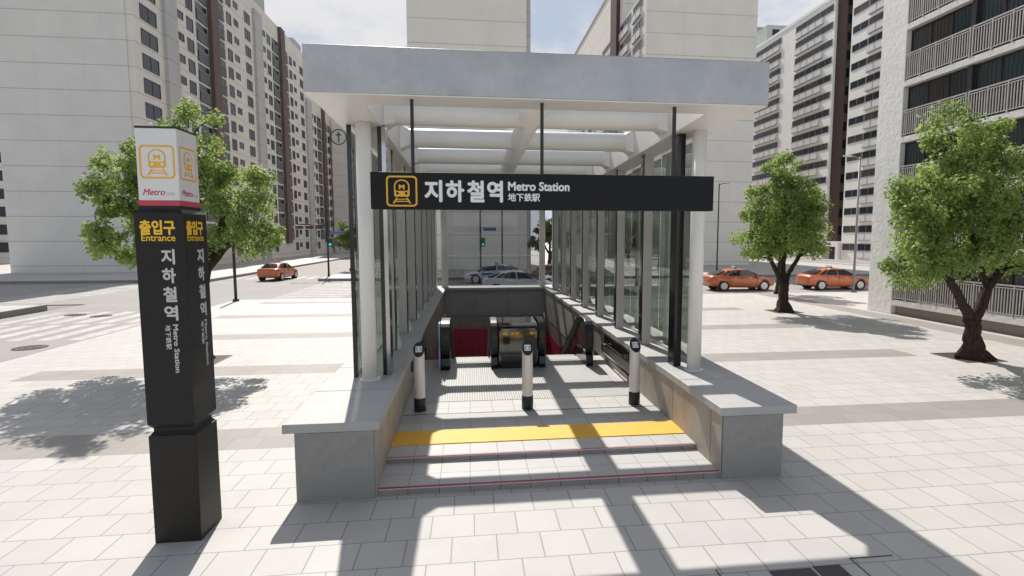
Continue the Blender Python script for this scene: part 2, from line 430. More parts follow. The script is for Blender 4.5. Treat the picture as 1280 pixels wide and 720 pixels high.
def pictogram(mb, fn, uc, vc, s, ink, bg):
    """train front in a rounded frame; fn(u, v, lift) -> 3D, three lifts so no two faces share a plane."""
    g = lambda x, y, l: fn(uc + x*s, vc + y*s, l)
    a, b = rrect(1, 1, .26), rrect(.89, .89, .19); n = len(a)
    mb.add([g(x,y,1) for x, y in a] + [g(x,y,1) for x, y in b], [(k, (k+1)%n, n+(k+1)%n, n+k) for k in range(n)], ink)
    def dome(w, y0, y1, r, lift, m, wt=None):
        wt = wt or w
        P = [(w, y0+.08), (w-.08, y0), (-w+.08, y0), (-w, y0+.08)]
        top = []
        for k in range(13):
            t = math.pi*k/12
            top.append((-wt*math.cos(t), y1 - r + r*math.sin(t)))
        mb.poly([g(x,y,lift) for x, y in P + top], m)
    dome(.50, -.36, .76, .42, 1, ink)
    dome(.41, .02, .68, .36, 2, bg)
    text(mb, 'M', lambda u, v, l=1: g(u, v, 2+l), -.19, .19, .11, .43, ink, .09)
    for sx in (-1, 1):
        mb.poly([g(sx*.28 + .09*math.cos(2*math.pi*k/14), -.14 + .09*math.sin(2*math.pi*k/14), 2) for k in range(14)], bg)
        mb.poly([g(sx*x, y, 1) for x, y in ((.27,-.42),(.37,-.42),(.60,-.80),(.47,-.80))], ink)
    mb.poly([g(x,y,1.4) for x, y in ((-.36,-.50),(.36,-.50),(.38,-.555),(-.38,-.555))], ink)
    mb.poly([g(x,y,1.4) for x, y in ((-.42,-.63),(.42,-.63),(.46,-.70),(-.46,-.70))], ink)
# ================================================================ GROUND, ROADS, PAVING
PX0, PX1, PY0, PY1 = -1.30, 3.49, 7.25, 26.32       # opening of the stairwell
def sheet(mb, x0, x1, y0, y1, z, m=0, hole=None):
    if not hole: mb.poly([(x0,y0,z),(x1,y0,z),(x1,y1,z),(x0,y1,z)], m); return
    a, b, c, d = hole
    sheet(mb, x0, a, y0, y1, z, m); sheet(mb, b, x1, y0, y1, z, m)
    sheet(mb, a, b, y0, c, z, m); sheet(mb, a, b, d, y1, z, m)
HOLE = (PX0, PX1, PY0, PY1)
g = MB(); sheet(g, -900, 900, -400, 1500, -.20, 0, HOLE); struct(g.build('ground', M['ground'], fix=False))
rd = MB(); Z = -.16
sheet(rd, -20.4, -12.9, -80, 32.0, Z); sheet(rd, -300, 300, 32.0, 46.7, Z); sheet(rd, -20.8, -12.4, 46.7, 400, Z)
struct(rd.build('road', M['asphalt'], fix=False))
def raised(name, x0, x1, y0, y1, mat, hole=None, edges='', h=0.):
    mb = MB(); sheet(mb, x0, x1, y0, y1, h, 0, hole)
    struct(mb.build(name, mat, fix=False))
    k = MB(); w = .16
    if 'L' in edges: k.box(x0-w, x0, y0-w, y1+w, -.20, h+.004)
    if 'R' in edges: k.box(x1, x1+w, y0-w, y1+w, -.20, h+.004)
    if 'F' in edges: k.box(x0, x1, y0-w, y0, -.20, h+.004)
    if 'B' in edges: k.box(x0, x1, y1, y1+w, -.20, h+.004)
    if k.v: struct(k.build('kerb', M['kerb'], bevel=.015))
raised('plaza', -12.75, 120, -80, 31.85, M['paver'], HOLE, 'LB')
raised('pavement', -300, -20.9, -80, 29.6, M['paver'], None, 'RB', .10)
raised('pavement', -300, -20.95, 46.85, 400, M['paver'], None, 'RF', .06)
raised('pavement', -12.25, 300, 46.85, 400, M['paver'], None, 'LF', .06)
z = MB(); zz = Z + .004
for k in range(7):
    x = -20.0 + k*1.0
    z.poly([(x,20.8,zz),(x+.52,20.8,zz),(x+.52,24.5,zz),(x,24.5,zz)])
    if k < 6: z.poly([(x+.5,24.85,zz),(x+1.02,24.85,zz),(x+1.02,28.6,zz),(x+.5,28.6,zz)])
for k in range(12):
    y = 33.2 + k*1.1
    z.poly([(-11.6,y,zz),(-7.6,y,zz),(-7.6,y+.5,zz),(-11.6,y+.5,zz)])
    z.poly([(-27.5,y,zz),(-23.0,y,zz),(-23.0,y+.5,zz),(-27.5,y+.5,zz)])
for k in range(8):
    x = -20.2 + k*1.0
    z.poly([(x,49.2,zz),(x+.5,49.2,zz),(x+.5,52.6,zz),(x,52.6,zz)])
for k in range(40):
    x = -60 + k*6
    if -30 < x+3 and x < -4: continue
    z.poly([(x,38.0,zz),(x+3,38.0,zz),(x+3,38.12,zz),(x,38.12,zz)])
struct(z.build('crosswalk_marking', M['zebra'], fix=False))
yl = MB()
yl.poly([(-13.35,-60,zz),(-13.2,-60,zz),(-13.2,17.3,zz),(-13.35,17.3,zz)])
yl.poly([(-5,42.9,zz),(300,42.9,zz),(300,43.03,zz),(-5,43.03,zz)])
struct(yl.build('yellow_road_line', M['yellow_line'], fix=False))
ds = MB()
for x, y, w, h in ((2.98,4.56,.46,.49),(3.47,4.67,.30,.40)): ds.box(x, x+w, y, y+h, .001, .006)
struct(ds.build('dark_paving_slab', M['frame_dark']))
gj = MB()   # wide open joints of the lifted strip of slabs
for x, y, w_, h_ in ((2.45,4.64,.5,0),(2.45,4.64,0,.5),(3.95,4.66,0,.49),(3.95,5.15,.5,0),(4.45,4.66,.5,0)):
    gj.box(x, x+max(w_,.013), y, y+max(h_,.013), .001, .005)
struct(gj.build('open_paving_joint', M['frame_dark']))
def manhole(x, y, r, label):
    o = MB(); n = 40
    o.tube([(x,y,Z-.02),(x,y,Z+.012)], r, n, 0, smooth=False)
    for rr in (.92, .62, .3):
        for k in range(n):
            a, b = 2*math.pi*k/n, 2*math.pi*(k+.6)/n
            o.hexa([(x+r*rr*math.cos(t)*q, y+r*rr*math.sin(t)*q, h) for h in (Z+.012, Z+.02) for t, q in ((a,1),(b,1),(b,.93),(a,.93))], 1)
    tag(o.build('manhole_cover', [M['iron'], M['grate']]), label, 'manhole cover', 'manhole covers in the road')
manhole(-14.2, 19.5, .46, 'round dark iron manhole cover in the road nearest the plaza edge')
manhole(-16.7, 27.1, .42, 'small dark manhole cover beyond the crosswalk, the one nearer the plaza')
manhole(-18.1, 27.6, .42, 'small dark manhole cover beyond the crosswalk, the one nearer the kerb corner')

# ================================================================ STAIRWELL
XI0, XI1 = -1.28, 3.47
sp = MB()
sp.box(XI0, XI1, 7.24, 8.06, -.3, .10, 0); sp.box(XI0, XI1, 8.06, 14.6, -.3, .185, 0)
sp.box(XI0+.002, XI1-.002, 7.225, 7.24, -.05, .082, 1); sp.box(XI0+.002, XI1-.002, 8.045, 8.06, .10, .167, 1)
struct(sp.build('entrance_steps', [M['step_tile'], M['riser']]))
ns = MB()
for y, zt in ((7.222,.10), (8.042,.185)):
    ns.box(XI0+.003, XI1-.003, y, y+.03, zt-.006, zt+(.005 if y < 8 else .002), 0 if y < 8 else 2); ns.box(XI0+.003, XI1-.003, y-.002, y+.028, zt-.022, zt-.006, 1)
struct(ns.build('step_nosing', [M['nosing_red'], M['nosing_pink'], M['nosing_dull']]))
fl = MB(); fl.box(XI0+.01, XI1-.01, 9.52, 9.98, .18, .189, 0); struct(fl.build('granite_floor_strip', M['strip']))
dl = MB(); dl.box(XI0+.01, XI1-.01, 9.985, 10.03, .18, .187, 0); struct(dl.build('drain_slot', M['frame_dark']))
rb = MB(); rb.box(-.98, 3.15, 10.75, 14.6, .18, .192, 0); struct(rb.build('ribbed_floor', M['ribbed']))
yt = MB(); yt.box(XI0+.012, XI1-.012, 8.5, 9.11, .18, .2, 0)
tag(yt.build('tactile_strip', M['yellow_tile'], bevel=.004), 'wide yellow tactile warning strip across the top of the entrance steps', 'tactile paving')
pf = MB(); pf.box(XI0-.4, XI1+.4, 14.4, 27, -7.2, -7.0); struct(pf.build('stairwell_floor', M['frame_grey']))
fw = MB(); fw.box(XI0+.001, XI1-.001, 14.59, 14.6, -7, -.301); struct(fw.build('landing_edge', M['concrete']))

def parapet(label, xi, xo, ci, co):
    s = 1 if xo > xi else -1
    t = thing('parapet_wall', label, 'wall', ((xi+xo)/2, 7.165, 0), 'concrete parapets round the stairwell')
    b = MB(); y = 7.165
    x0, x1 = min(xi, xo), max(xi, xo)
    b.box(x0+.004, x1, y, 27.2, -.2, .912, 0)
    b.build('wall_body', M['concrete'], t, bevel=.01)
    p = MB(); y = 7.19; jt = MB()
    first = True
    while y < 26.2:
        w = .36 if first else 1.55
        xa, xb = sorted((xi, xi - s*.014))
        p.box(xa, xb, y, min(y+w-.018, 26.3), (.0 if y < 8 else .19 if y < 14.5 else -.33), .905, 0)
        xa, xb = sorted((xi, xi - s*.003)); jt.box(xa, xb, y+w-.018, y+w, (.0 if y < 8 else .19 if y < 14.5 else -.33), .905) if y+w < 26.2 else None
        y += w; first = False
    p.build('wall_panel', M['stained'], t, bevel=.004); jt.build('panel_joint', M['frame_dark'], t)
    c = MB(); y = 7.155
    x0, x1 = min(ci, co), max(ci, co)
    while y < 27.3:
        c.box(x0, x1, y, min(y+1.545, 27.35), .913, 1.035); y += 1.56
    c.build('coping', M['coping'], t, bevel=.012)
    l = MB(); xa, xb = sorted((xi, xi + s*.2))
    l.box(xa, xb, 14.6, 26.32, -7, -.331, 0); l.build('tile_lining', M['pit_tile'], t)
    r = MB(); xa, xb = sorted((xi, xi - s*.006))
    r.box(xa, xb, 14.62, 26.3, -2.34, -.94, 0); r.build('red_tile_band', M['red_tile'], t)
    return t
parapet('low grey concrete parapet wall along the left edge of the stairwell, shaded coping', -1.28, -2.27, -1.21, -2.41)
parapet('low grey concrete parapet wall along the right edge of the stairwell, sunlit coping', 3.47, 4.365, 3.43, 4.56)
t = thing('parapet_wall', 'concrete parapet wall closing the far end of the stairwell, crimson tile band below', 'wall', (1.1, 26.9, 0), 'concrete parapets round the stairwell')
b = MB(); b.box(-1.262, 3.452, 26.34, 27.2, -.36, .912); b.build('wall_body', M['concrete'], t)
b = MB()
for x0, x1 in ((-1.26,.18),(.2,1.72),(1.74,3.45)): b.box(x0, x1, 26.305, 26.34, -.33, .9)
b.build('wall_panel', M['back_concrete'], t, bevel=.004)
b = MB(); b.box(-1.205, 3.425, 26.17, 27.35, .913, 1.034); b.build('coping', M['coping'], t, bevel=.01)
b = MB(); b.box(-1.275, 3.465, 26.315, 26.5, -7, -.361); b.build('tile_lining', M['pit_tile_x'], t)
b = MB(); b.box(-1.27, 3.46, 26.309, 26.315, -2.34, -.94); b.build('red_tile_band', M['red_tile_x'], t)

# handrail and louvre grille on the right wall, handrail on the left wall
def louvre(label, x, s, y0, y1, z0, z1):
    t = thing('louvre_grille', label, 'grille', (x, y0, z0), 'louvre grilles on the stairwell walls')
    f = MB(); a, b = sorted((x, x - s*.03))
    f.box(a, b, y0, y1, z0, z0+.04); f.box(a, b, y0, y1, z1-.04, z1); f.box(a, b, y0, y0+.04, z0+.04, z1-.04); f.box(a, b, y1-.04, y1, z0+.04, z1-.04)
    f.build('frame', M['black'], t)
    k = MB(); y = y0 + .06; a, b = sorted((x - s*.004, x - s*.022))
    while y < y1-.07: k.box(a, b, y, y+.14, z0+.041, z1-.041); y += .2
    k.build('slat', M['dark_mirror'], t)
louvre('black louvre grille on the right stairwell wall behind the right bollard', 3.455, 1, 11.5, 14.0, .62, .90)
louvre('black louvre grille on the shaded left stairwell wall behind the left bollard', -1.265, -1, 11.5, 14.0, .62, .90)
def handrail(label, x, s):
    t = thing('handrail', label, 'handrail', (x, 11.6, .19), 'black handrails beside the escalators')
    h = MB(); xx = x - s*.09
    pts = [(xx,11.5,.42),(xx,13.7,.42),(xx,13.9,.45),(xx,13.98,.53),(xx,13.95,.62),(xx,13.8,.66),(xx,13.5,.66)]
    h.tube(pts, .022, 10); h.build('rail', M['rubber'], t)
    for y in (11.7, 12.7, 13.6):
        k = MB(); k.tube([(xx,y,.42),(x-s*.012,y,.36)], .012, 8); k.build('bracket', M['black'], t)
handrail('black tubular handrail with looped end on the right stairwell wall', 3.455, 1)
handrail('black tubular handrail with looped end on the left stairwell wall', -1.265, -1)

# ---------------------------------------------------------------- escalators
def arc(cy, cz, r, a0, a1, n=8): return [(cy + r*math.cos(R(a0+(a1-a0)*k/n)), cz + r*math.sin(R(a0+(a1-a0)*k/n))) for k in range(n+1)]
SL = math.tan(R(30)); TOP = 1.36
def belt_path(y0):
    P = [(y0+.42, .50)] + arc(y0+.42, .80, .42, 250, 180, 4)[1:] + arc(y0+.42, TOP-.42, .42, 180, 90, 6)
    P += [(14.15, TOP), (14.5, TOP-.06), (14.85, TOP-.22)]
    P += [(25.6, TOP-.22-(25.6-14.85)*SL)]
    return P
def strip_along(mb, P, x0, x1, th, m=0):
    n = len(P); V = []
    for i, (y, zc) in enumerate(P):
        a, b = P[max(i-1,0)], P[min(i+1,n-1)]
        d = Vector((b[0]-a[0], b[1]-a[1])).normalized(); q = (-d.y, d.x)
        for sg in (0, -1):
            for x in (x0, x1): V.append((x, y + q[0]*sg*th*-1, zc + q[1]*sg*th*-1))
    F = []
    for i in range(n-1):
        o, e = 4*i, 4*i+4
        F += [(o,o+1,e+1,e),(o+2,e+2,e+3,o+3),(o,e,e+2,o+2),(o+1,o+3,e+3,e+1)]
    F += [(0,2,3,1), (4*n-4,4*n-3,4*n-1,4*n-2)]
    mb.add(V, F, m)
def balustrade(t, x0, x1, y0, side):
    P = belt_path(y0)
    h = MB(); strip_along(h, P, x0, x1, -.075)
    h.build('handrail_belt', M['rubber'], t, bevel=.02)
    xc = (x0+x1)/2
    inner = [(y0+.075+.37, .50)] + [(max(y, y0+.08) if y < 14 else y, min(zc, TOP-.08) if y < 14.3 else zc-.08) for y, zc in P[1:]]
    bot = [(25.6, .42-(25.6-14.7)*SL), (14.7, .42), (y0+.35, .42)]
    gl = MB(); gl.prism([(y, zc) for y, zc in inner] + bot, lambda u, v, q: (q, u, v), xc-.012, xc+.012)
    gl.build('glass_panel', M['bal_glass'], t)
    sk = MB(); sk.prism([(y0+.05,.19),(y0+.0,.30),(y0+.05,.48),(14.75,.48),(25.6,.48-(10.85)*SL),(25.6,.19-11.2*SL),(14.6,.19)], lambda u, v, q: (q, u, v), x0+.01, x1-.01)
    sk.build('skirt', M['black_gloss'], t, bevel=.01)
def escalator(label, x0, x1, xl, xr):
    t = thing('escalator', label, 'escalator', ((x0+x1)/2, 14.6, .19), 'pair of escalators down into the station')
    balustrade(t, *xl, 13.3, -1); balustrade(t, *xr, 13.3, 1)
    st = MB(); n = 26; prof = [(14.62, .17), (14.9, .17)]
    y, zc = 14.9, .17
    for k in range(n): prof += [(y, zc-.2), (y+.345, zc-.2)]; y += .345; zc -= .2
    low = [(y, zc-.4), (14.9, -.5), (14.62, -.1)]
    st.prism(prof + low, lambda u, v, q: (q, u, v), x0+.015, x1-.015)
    st.build('moving_steps', M['frame_grey'], t)
    cp = MB(); cp.box(x0+.02, x1-.02, 14.15, 14.62, .185, .198); 
    for k in range(24):
        xx = x0+.05+(x1-x0-.1)*k/24; cp.box(xx, xx+.018, 14.62, 14.70, .185, .194)
    cp.build('comb_plate', M['ribbed'], t)
    return t
le = escalator('left escalator going down beside the shaded wall, black handrail belts', -.5, .44, (-.77,-.53), (.44,.62))
b = MB(); b.box(-.805, -.772, 13.34, 13.75, .22, 1.33); b.build('sky_reflection_strip', M['pale_blue'], le)  # pale blue strip added as the sky's reflection in the balustrade glass
escalator('right escalator going down beside the sunlit wall, black handrail belts', 1.80, 2.80, (1.62,1.80), (2.80,3.0))
t = thing('escalator_divider', 'polished steel cabinet filling the gap between the two escalators', 'cabinet', (1.12, 13.4, .19))
b = MB(); b.prism([(13.45,.19),(13.36,.3),(13.36,1.12),(13.40,1.24),(13.52,1.30),(14.5,1.30),(25.4,1.3-10.9*SL),(25.4,.19-11.0*SL),(14.7,.19)], lambda u, v, q: (q, u, v), .635, 1.605)
b.build('cabinet_body', M['cabinet_mirror'], t, bevel=.02)
b = MB(); b.box(.70, 1.54, 13.345, 13.358, .52, 1.18); b.build('mirror_panel', M['cabinet_mirror'], t)
for x in (.74, .94, 1.02, 1.40):  # amber plates added in place of the yellow strip's mirror reflection
    q = MB(); q.box(x, x+.10, 13.341, 13.3445, 1.03, 1.09); q.build('yellow_reflection_plate', M['ink_amber'], t)
b = MB(); b.box(.70, 1.54, 13.345, 13.358, .22, .5); b.build('kick_plate', M['black_gloss'], t)

# ---------------------------------------------------------------- bollards
def bollard(x, y, label):
    t = thing('bollard', label, 'bollard', (x, y, .187), 'white bollards in front of the escalators')
    b = MB(); b.tube([(x,y,.187),(x,y,.44)], .108, 28); b.build('base_sleeve', M['black'], t, bevel=.006)
    s = MB(); n = 28; r = .101
    V = []; F = []
    for zf in (0, 1):
        for k in range(n):
            a = 2*math.pi*k/n; px, py = r*math.cos(a), r*math.sin(a)
            V.append((x+px, y+py, .44 if zf == 0 else 1.335 + py*1.15))
    F = [(k, (k+1)%n, n+(k+1)%n, n+k) for k in range(n)]
    s.add(V, F, 0, True); s.poly(V[n:]); s.build('post', M['white_metal'], t)
    # slanted round head facing the plaza
    nrm = Vector((0, -1.15, 1)).normalized(); u = Vector((1,0,0)); v = nrm.cross(u)
    c = Vector((x, y, 1.335))
    e = 1.02; k2 = math.hypot(1, 1.15)
    h = MB()
    def el(rr, l, nn=28): return [c + nrm*l + u*(rr*math.cos(2*math.pi*k/nn)) + v*(rr*k2*math.sin(2*math.pi*k/nn)) for k in range(nn)]
    A, B = el(r*e, .001), el(r*e, .02); h.add(A+B, [(k,(k+1)%n,n+(k+1)%n,n+k) for k in range(n)], 0, True); h.poly(B)
    hd = h.build('slanted_head', M['black'], t)
    q = MB(); w = .058
    q.poly([c + nrm*.0225 + u*a + v*b2*1.1 for a, b2 in ((-w,-w),(w,-w),(w,w),(-w,w))], 0)
    for (a0,a1,b0,b1) in ((-.044,-.034,-.03,.03),(.034,.044,-.03,.03),(-.034,-.012,.022,.03),(.012,.034,.022,.03),(-.034,-.012,-.03,-.022),(.012,.034,-.03,-.022)):
        q.poly([c + nrm*.024 + u*a + v*b2*1.1 for a, b2 in ((a0,b0),(a1,b0),(a1,b1),(a0,b1))], 1)
    q.build('emblem', [M['ink_white'], M['black']], hd)
bollard(-.98, 10.25, 'leftmost white bollard, standing in shade by the left stairwell wall')
bollard(1.02, 10.15, 'middle white bollard, in front of the steel cabinet between the escalators')
bollard(3.10, 10.18, 'rightmost white bollard, standing by the sunlit right stairwell wall')

# ---------------------------------------------------------------- canopy
S = -.026
def zc(y): return 5.28 + S*(y-7.66)
can = thing('metro_canopy', 'large grey and white metal canopy with glazed roof over the metro entrance', 'canopy', (1.06, 17, 0))
CX0, CX1 = -2.13, 4.24
b = MB(); b.box(CX0, CX1, 7.66, 8.24, 5.28, 5.88); b.build('fascia', M['fascia'], can, bevel=.012)
for xa, xb in ((CX0, -1.46), (3.57, CX1)):
    b = MB(); y0, y1 = 8.245, 26.7
    b.hexa([(xa,y0,zc(y0)),(xb,y0,zc(y0)),(xb,y1,zc(y1)),(xa,y1,zc(y1)),(xa,y0,zc(y0)+.6),(xb,y0,zc(y0)+.6),(xb,y1,zc(y1)+.6),(xa,y1,zc(y1)+.6)])
    b.build('side_beam', M['white_paint'], can, bevel=.01)
b = MB(); b.box(CX0+.003, CX1-.003, 26.705, 27.1, zc(26.9), zc(26.9)+.6); b.build('rear_beam', M['fascia'], can, bevel=.01)
b = MB(); b.box(CX0+.01, CX1-.01, 7.675, 8.24, 5.262, 5.279); b.build('soffit_plate', M['white_paint'], can)
b = MB(); b.box(-1.455, 3.565, 8.245, 8.33, 5.30, 5.70); b.build('header_plate', M['white_paint'], can, bevel=.01)
BY = [10.17 + 2.12*k for k in range(8)]
def zb(y): return 5.56 + S*(y-10.17)
for y in BY:
    b = MB(); b.tube([(-1.30,y,zb(y)),(3.41,y,zb(y))], .20, 24, caps=False)
    bm_ = b.build('cross_beam', M['white_paint'], can)
    for xa, xb in ((-1.457,-1.28),(3.567,3.39)):
        c = MB(); n = 24
        sq = [( .20*math.cos(2*math.pi*k/n), .20*math.sin(2*math.pi*k/n)) for k in range(n)]
        bigp = []
        for u, v in sq:
            q = max(abs(u), abs(v)); bigp.append((u/q*.25, v/q*.25))
        V = [(xa, y+u, zb(y)+v) for u, v in bigp] + [(xb, y+u*1.02, zb(y)+v*1.02) for u, v in sq]
        c.add(V, [(k,(k+1)%n,n+(k+1)%n,n+k) for k in range(n)]); c.build('end_bracket', M['white_paint'], bm_)
b = MB(); b.tube([(1.07,8.33,zb(8.33)-.02),(1.07,26.7,zb(26.7)-.02)], .21, 24); b.build('spine_beam', M['white_paint'], can)
ys = [8.34] + BY + [26.69]
for i in range(len(ys)-1):
    for xa, xb in ((-1.44, 1.06), (1.08, 3.55)):
        y0, y1 = ys[i]+.01, ys[i+1]-.01
        b = MB(); za, zz2 = zb(y0)+.235, zb(y1)+.235
        b.hexa([(xa,y0,za),(xb,y0,za),(xb,y1,zz2),(xa,y1,zz2),(xa,y0,za+.012),(xb,y0,za+.012),(xb,y1,zz2+.012),(xa,y1,zz2+.012)])
        b.build('roof_pane', M['roof_glass'], can)
for x in (-1.705, 3.94):
    b = MB(); b.tube([(x,9.36,1.035),(x,9.36,zc(9.36)+.02)], .122, 28); b.build('column', M['white_paint'], can)
    b = MB(); b.tube([(x,9.36,1.036),(x,9.36,1.05)], .165, 28, smooth=False); b.build('column_base', M['white_paint'], can)
    b = MB(); b.tube([(x,26.2,1.035),(x,26.2,zc(26.2)+.02)], .122, 20); b.build('column', M['white_paint'], can)
# glazed side walls: posts with mirror-polished inner cheek, panes outside them
PYs = [9.62] + [11.72 + 2.2*k for k in range(7)]
for sd, (pa, pb), xg in ((-1, (-1.80,-1.60), -1.97), (1, (3.72,3.92), 4.10)):
    for i, y in enumerate(PYs):
        b = MB(); d = .20
        if i == 0:
            xa, xb = (-1.53,-1.40) if sd < 0 else (3.66,3.80)
            b.box(xa, xb, y, y+.30, 1.035, zc(y)+.02); cp = b.build('corner_post', M['black_gloss'], can, bevel=.006)  # glossy black stands in for dark reflections in polished steel
            if sd < 0:
                b = MB(); b.box(-1.462, -1.396, y-.004, y+.296, 1.04, zc(y)); b.build('mirror_strip', M['chrome'], cp)
            b = MB(); b.box(xg-.032, xg+.032, y-.09, y-.02, 1.035, zc(y)+.02); b.build('glazing_jamb', M['black_gloss'], can)
            continue
        b.box(pa, pb, y, y+d, 1.035, zc(y)+.02); po = b.build('wall_post', M['post_grey'], can, bevel=.005)
        b = MB(); xa, xb = (pb+.001, pb+.02) if sd < 0 else (pa-.02, pa-.001)
        b.box(xa, xb, y+.004, y+d*.55, 1.036, zc(y), 0); b.box(xa, xb, y+d*.55+.001, y+d, 1.036, zc(y), 1); b.build('mirror_cheek', [M['black_gloss'], M['chrome']], po)
    for i in range(len(PYs)):
        y0 = PYs[i] + (.02 if i else -.02); y1 = (PYs[i+1] if i+1 < len(PYs) else 26.6) - .01
        b = MB(); b.box(xg-.006, xg+.006, y0, y1, 1.10, zc(y1)-.02); b.build('side_pane', M['side_glass'], can)
    b = MB(); b.box(xg-.03, xg+.03, 9.6, 26.6, 1.035, 1.10); b.build('glazing_channel', M['post_grey'], can)
# back wall glazing
for xa, xb in ((-1.42,-1.12),(3.28,3.55)):
    b = MB(); b.box(xa, xb, 26.62, 26.84, 1.034, zc(26.7)+.03); b.build('rear_post', M['post_grey'], can, bevel=.005)
b = MB(); b.box(-1.11, 3.27, 26.70, 26.714, 1.035, 2.53); b.build('back_pane', M['back_glass'], can)
b = MB(); b.box(-1.11, 3.27, 26.70, 26.714, 2.545, zc(26.7)+.02); b.build('back_pane', M['back_glass'], can)
b = MB(); b.box(-1.11, 3.27, 26.69, 26.73, 2.531, 2.544); b.build('glazing_bead', M['post_grey'], can)

# ---------------------------------------------------------------- hanging sign
t = thing('station_sign', 'long charcoal hanging sign with yellow train pictogram and white station name', 'sign', (1.085, 7.85, 3.78))
b = MB(); b.box(-1.345, 3.515, 7.79, 7.93, 3.782, 4.283); b.build('sign_panel', M['sign_black'], t, bevel=.008)
fn = lambda u, v, l=1: (u, 7.79 - .0015*l, v)
for x in (-.78, 1.0, 2.92):
    b = MB(); b.box(x-.022, x+.022, 7.84, 7.88, 4.283, 5.281); b.build('hanging_rod', M['black'], t)
b = MB(); pictogram(b, fn, -.93, 4.026, .207, 0, 1); b.build('pictogram', [M['ink_amber'], M['sign_black']], t, fix=False)
b = MB()
for ch, xa, xb in (('지',-.628,-.385),('하',-.340,-.088),('철',-.048,.190),('역',.226,.446)): text(b, ch, fn, xa, xb, 3.882, 4.182, 0, .036)
b.build('station_name', M['ink_white'], t, fix=False)
b = MB(); text(b, 'Metro Station', fn, .516, 1.384, 4.045, 4.172, 0, .04); b.build('lettering', M['ink_white'], t, fix=False)
b = MB(); text(b, '地下鉄駅', fn, .516, .964, 3.898, 4.014, 0, .025); b.build('lettering', M['ink_white'], t, fix=False)

# ---------------------------------------------------------------- totem
TX0, TX1, TY0, TY1 = -3.533, -3.046, 6.355, 6.875
t = thing('entrance_totem', 'tall square charcoal totem with white lightbox head marking the metro entrance', 'totem sign', ((TX0+TX1)/2, (TY0+TY1)/2, 0))
b = MB(); b.box(TX0, TX1, TY0, TY1, 0, 1.232); b.build('lower_body', M['totem_low'], t, bevel=.008)
b = MB()
V = []
for zz3, i in ((1.232,.012),(1.275,.04),(1.305,.04),(1.36,.0)):
    V += [(TX0+i,TY0+i,zz3),(TX1-i,TY0+i,zz3),(TX1-i,TY1-i,zz3),(TX0+i,TY1-i,zz3)]
b.add(V, [(4*j+k, 4*j+(k+1)%4, 4*j+4+(k+1)%4, 4*j+4+k) for j in range(3) for k in range(4)]); b.build('shadow_groove', M['totem_black'], t)
b = MB(); V = []
for zz3, i in ((1.361,0),(3.655,0),(3.70,.035),(3.735,.035)):
    V += [(TX0+i,TY0+i,zz3),(TX1-i,TY0+i,zz3),(TX1-i,TY1-i,zz3),(TX0+i,TY1-i,zz3)]
b.add(V, [(4*j+k, 4*j+(k+1)%4, 4*j+4+(k+1)%4, 4*j+4+k) for j in range(3) for k in range(4)] + [(3,2,1,0),(12,13,14,15)]); b.build('upper_body', M['totem_black'], t)
i = .04
b = MB(); b.box(TX0+i, TX1-i, TY0+i, TY1-i, 3.79, 4.545); lb = b.build('lightbox', M['totem_white'], t, bevel=.006)
b = MB(); b.box(TX0+i-.004, TX1-i+.004, TY0+i-.004, TY1-i+.004, 3.735, 3.789); b.build('red_stripe', M['totem_red'], lb)
b = MB(); b.box(TX0+i-.002, TX1-i+.002, TY0+i-.002, TY1-i+.002, 4.546, 4.566); b.build('lid', M['black'], lb)
for face in range(2):
    if face == 0: F_ = lambda u, v, l=1, o=0.: (TX0 + u, TY0 + o - .0012*l, v)
    else: F_ = lambda u, v, l=1, o=0.: (TX1 - o + .0012*l, TY0 + u, v)
    Fl = lambda u, v, l=1: F_(u, v, l, i)
    W = (TX1-TX0) if face == 0 else (TY1-TY0); k = W/.487
    b = MB(); pictogram(b, Fl, W/2, 4.195, .175*(1 if face == 0 else 1.02), 0, 1); b.build('pictogram', [M['ink_amber'], M['totem_white']], lb, fix=False)
    b = MB(); text(b, 'Metro', Fl, .085*k, .305*k, 3.845, 3.912, 0, .02, shear=.3); b.build('lettering', M['ink_red'], lb, fix=False)
    b = MB(); text(b, 'LINE', Fl, .312*k, .405*k, 3.845, 3.876, 0, .0, shear=.3); b.build('lettering', M['ink_lilac'], lb, fix=False)
    b = MB(); text(b, '출입구', F_, .048*k, .403*k, 3.425, 3.583, 0, (.035, .045)[face]); b.build('lettering', M['ink_yellow'], t, fix=False)
    b = MB(); text(b, 'Entrance', F_, .062*k, .40*k, 3.36, 3.432, 0, .022); b.build('lettering', M['ink_yellow'], t, fix=False)
    b = MB(); zt = 3.276
    for ch in '지하철역':
        text(b, ch, F_, .245*k, .383*k, zt-.165, zt, 0, (.034, .046)[face]); zt -= .2025
    b.build('station_name', M['ink_grey'], t, fix=False)
    b = MB(); text(b, 'Metro Station', F_, .322*k, .376*k, 1.93, 2.462, 0, (.04, .06)[face], rot=True); b.build('lettering', M['ink_grey'], t, fix=False)
    b = MB(); text(b, '地下鉄駅', F_, .243*k, .30*k, 2.19, 2.455, 0, (.02, .035)[face], rot=True); b.build('lettering', M['ink_grey'], t, fix=False)
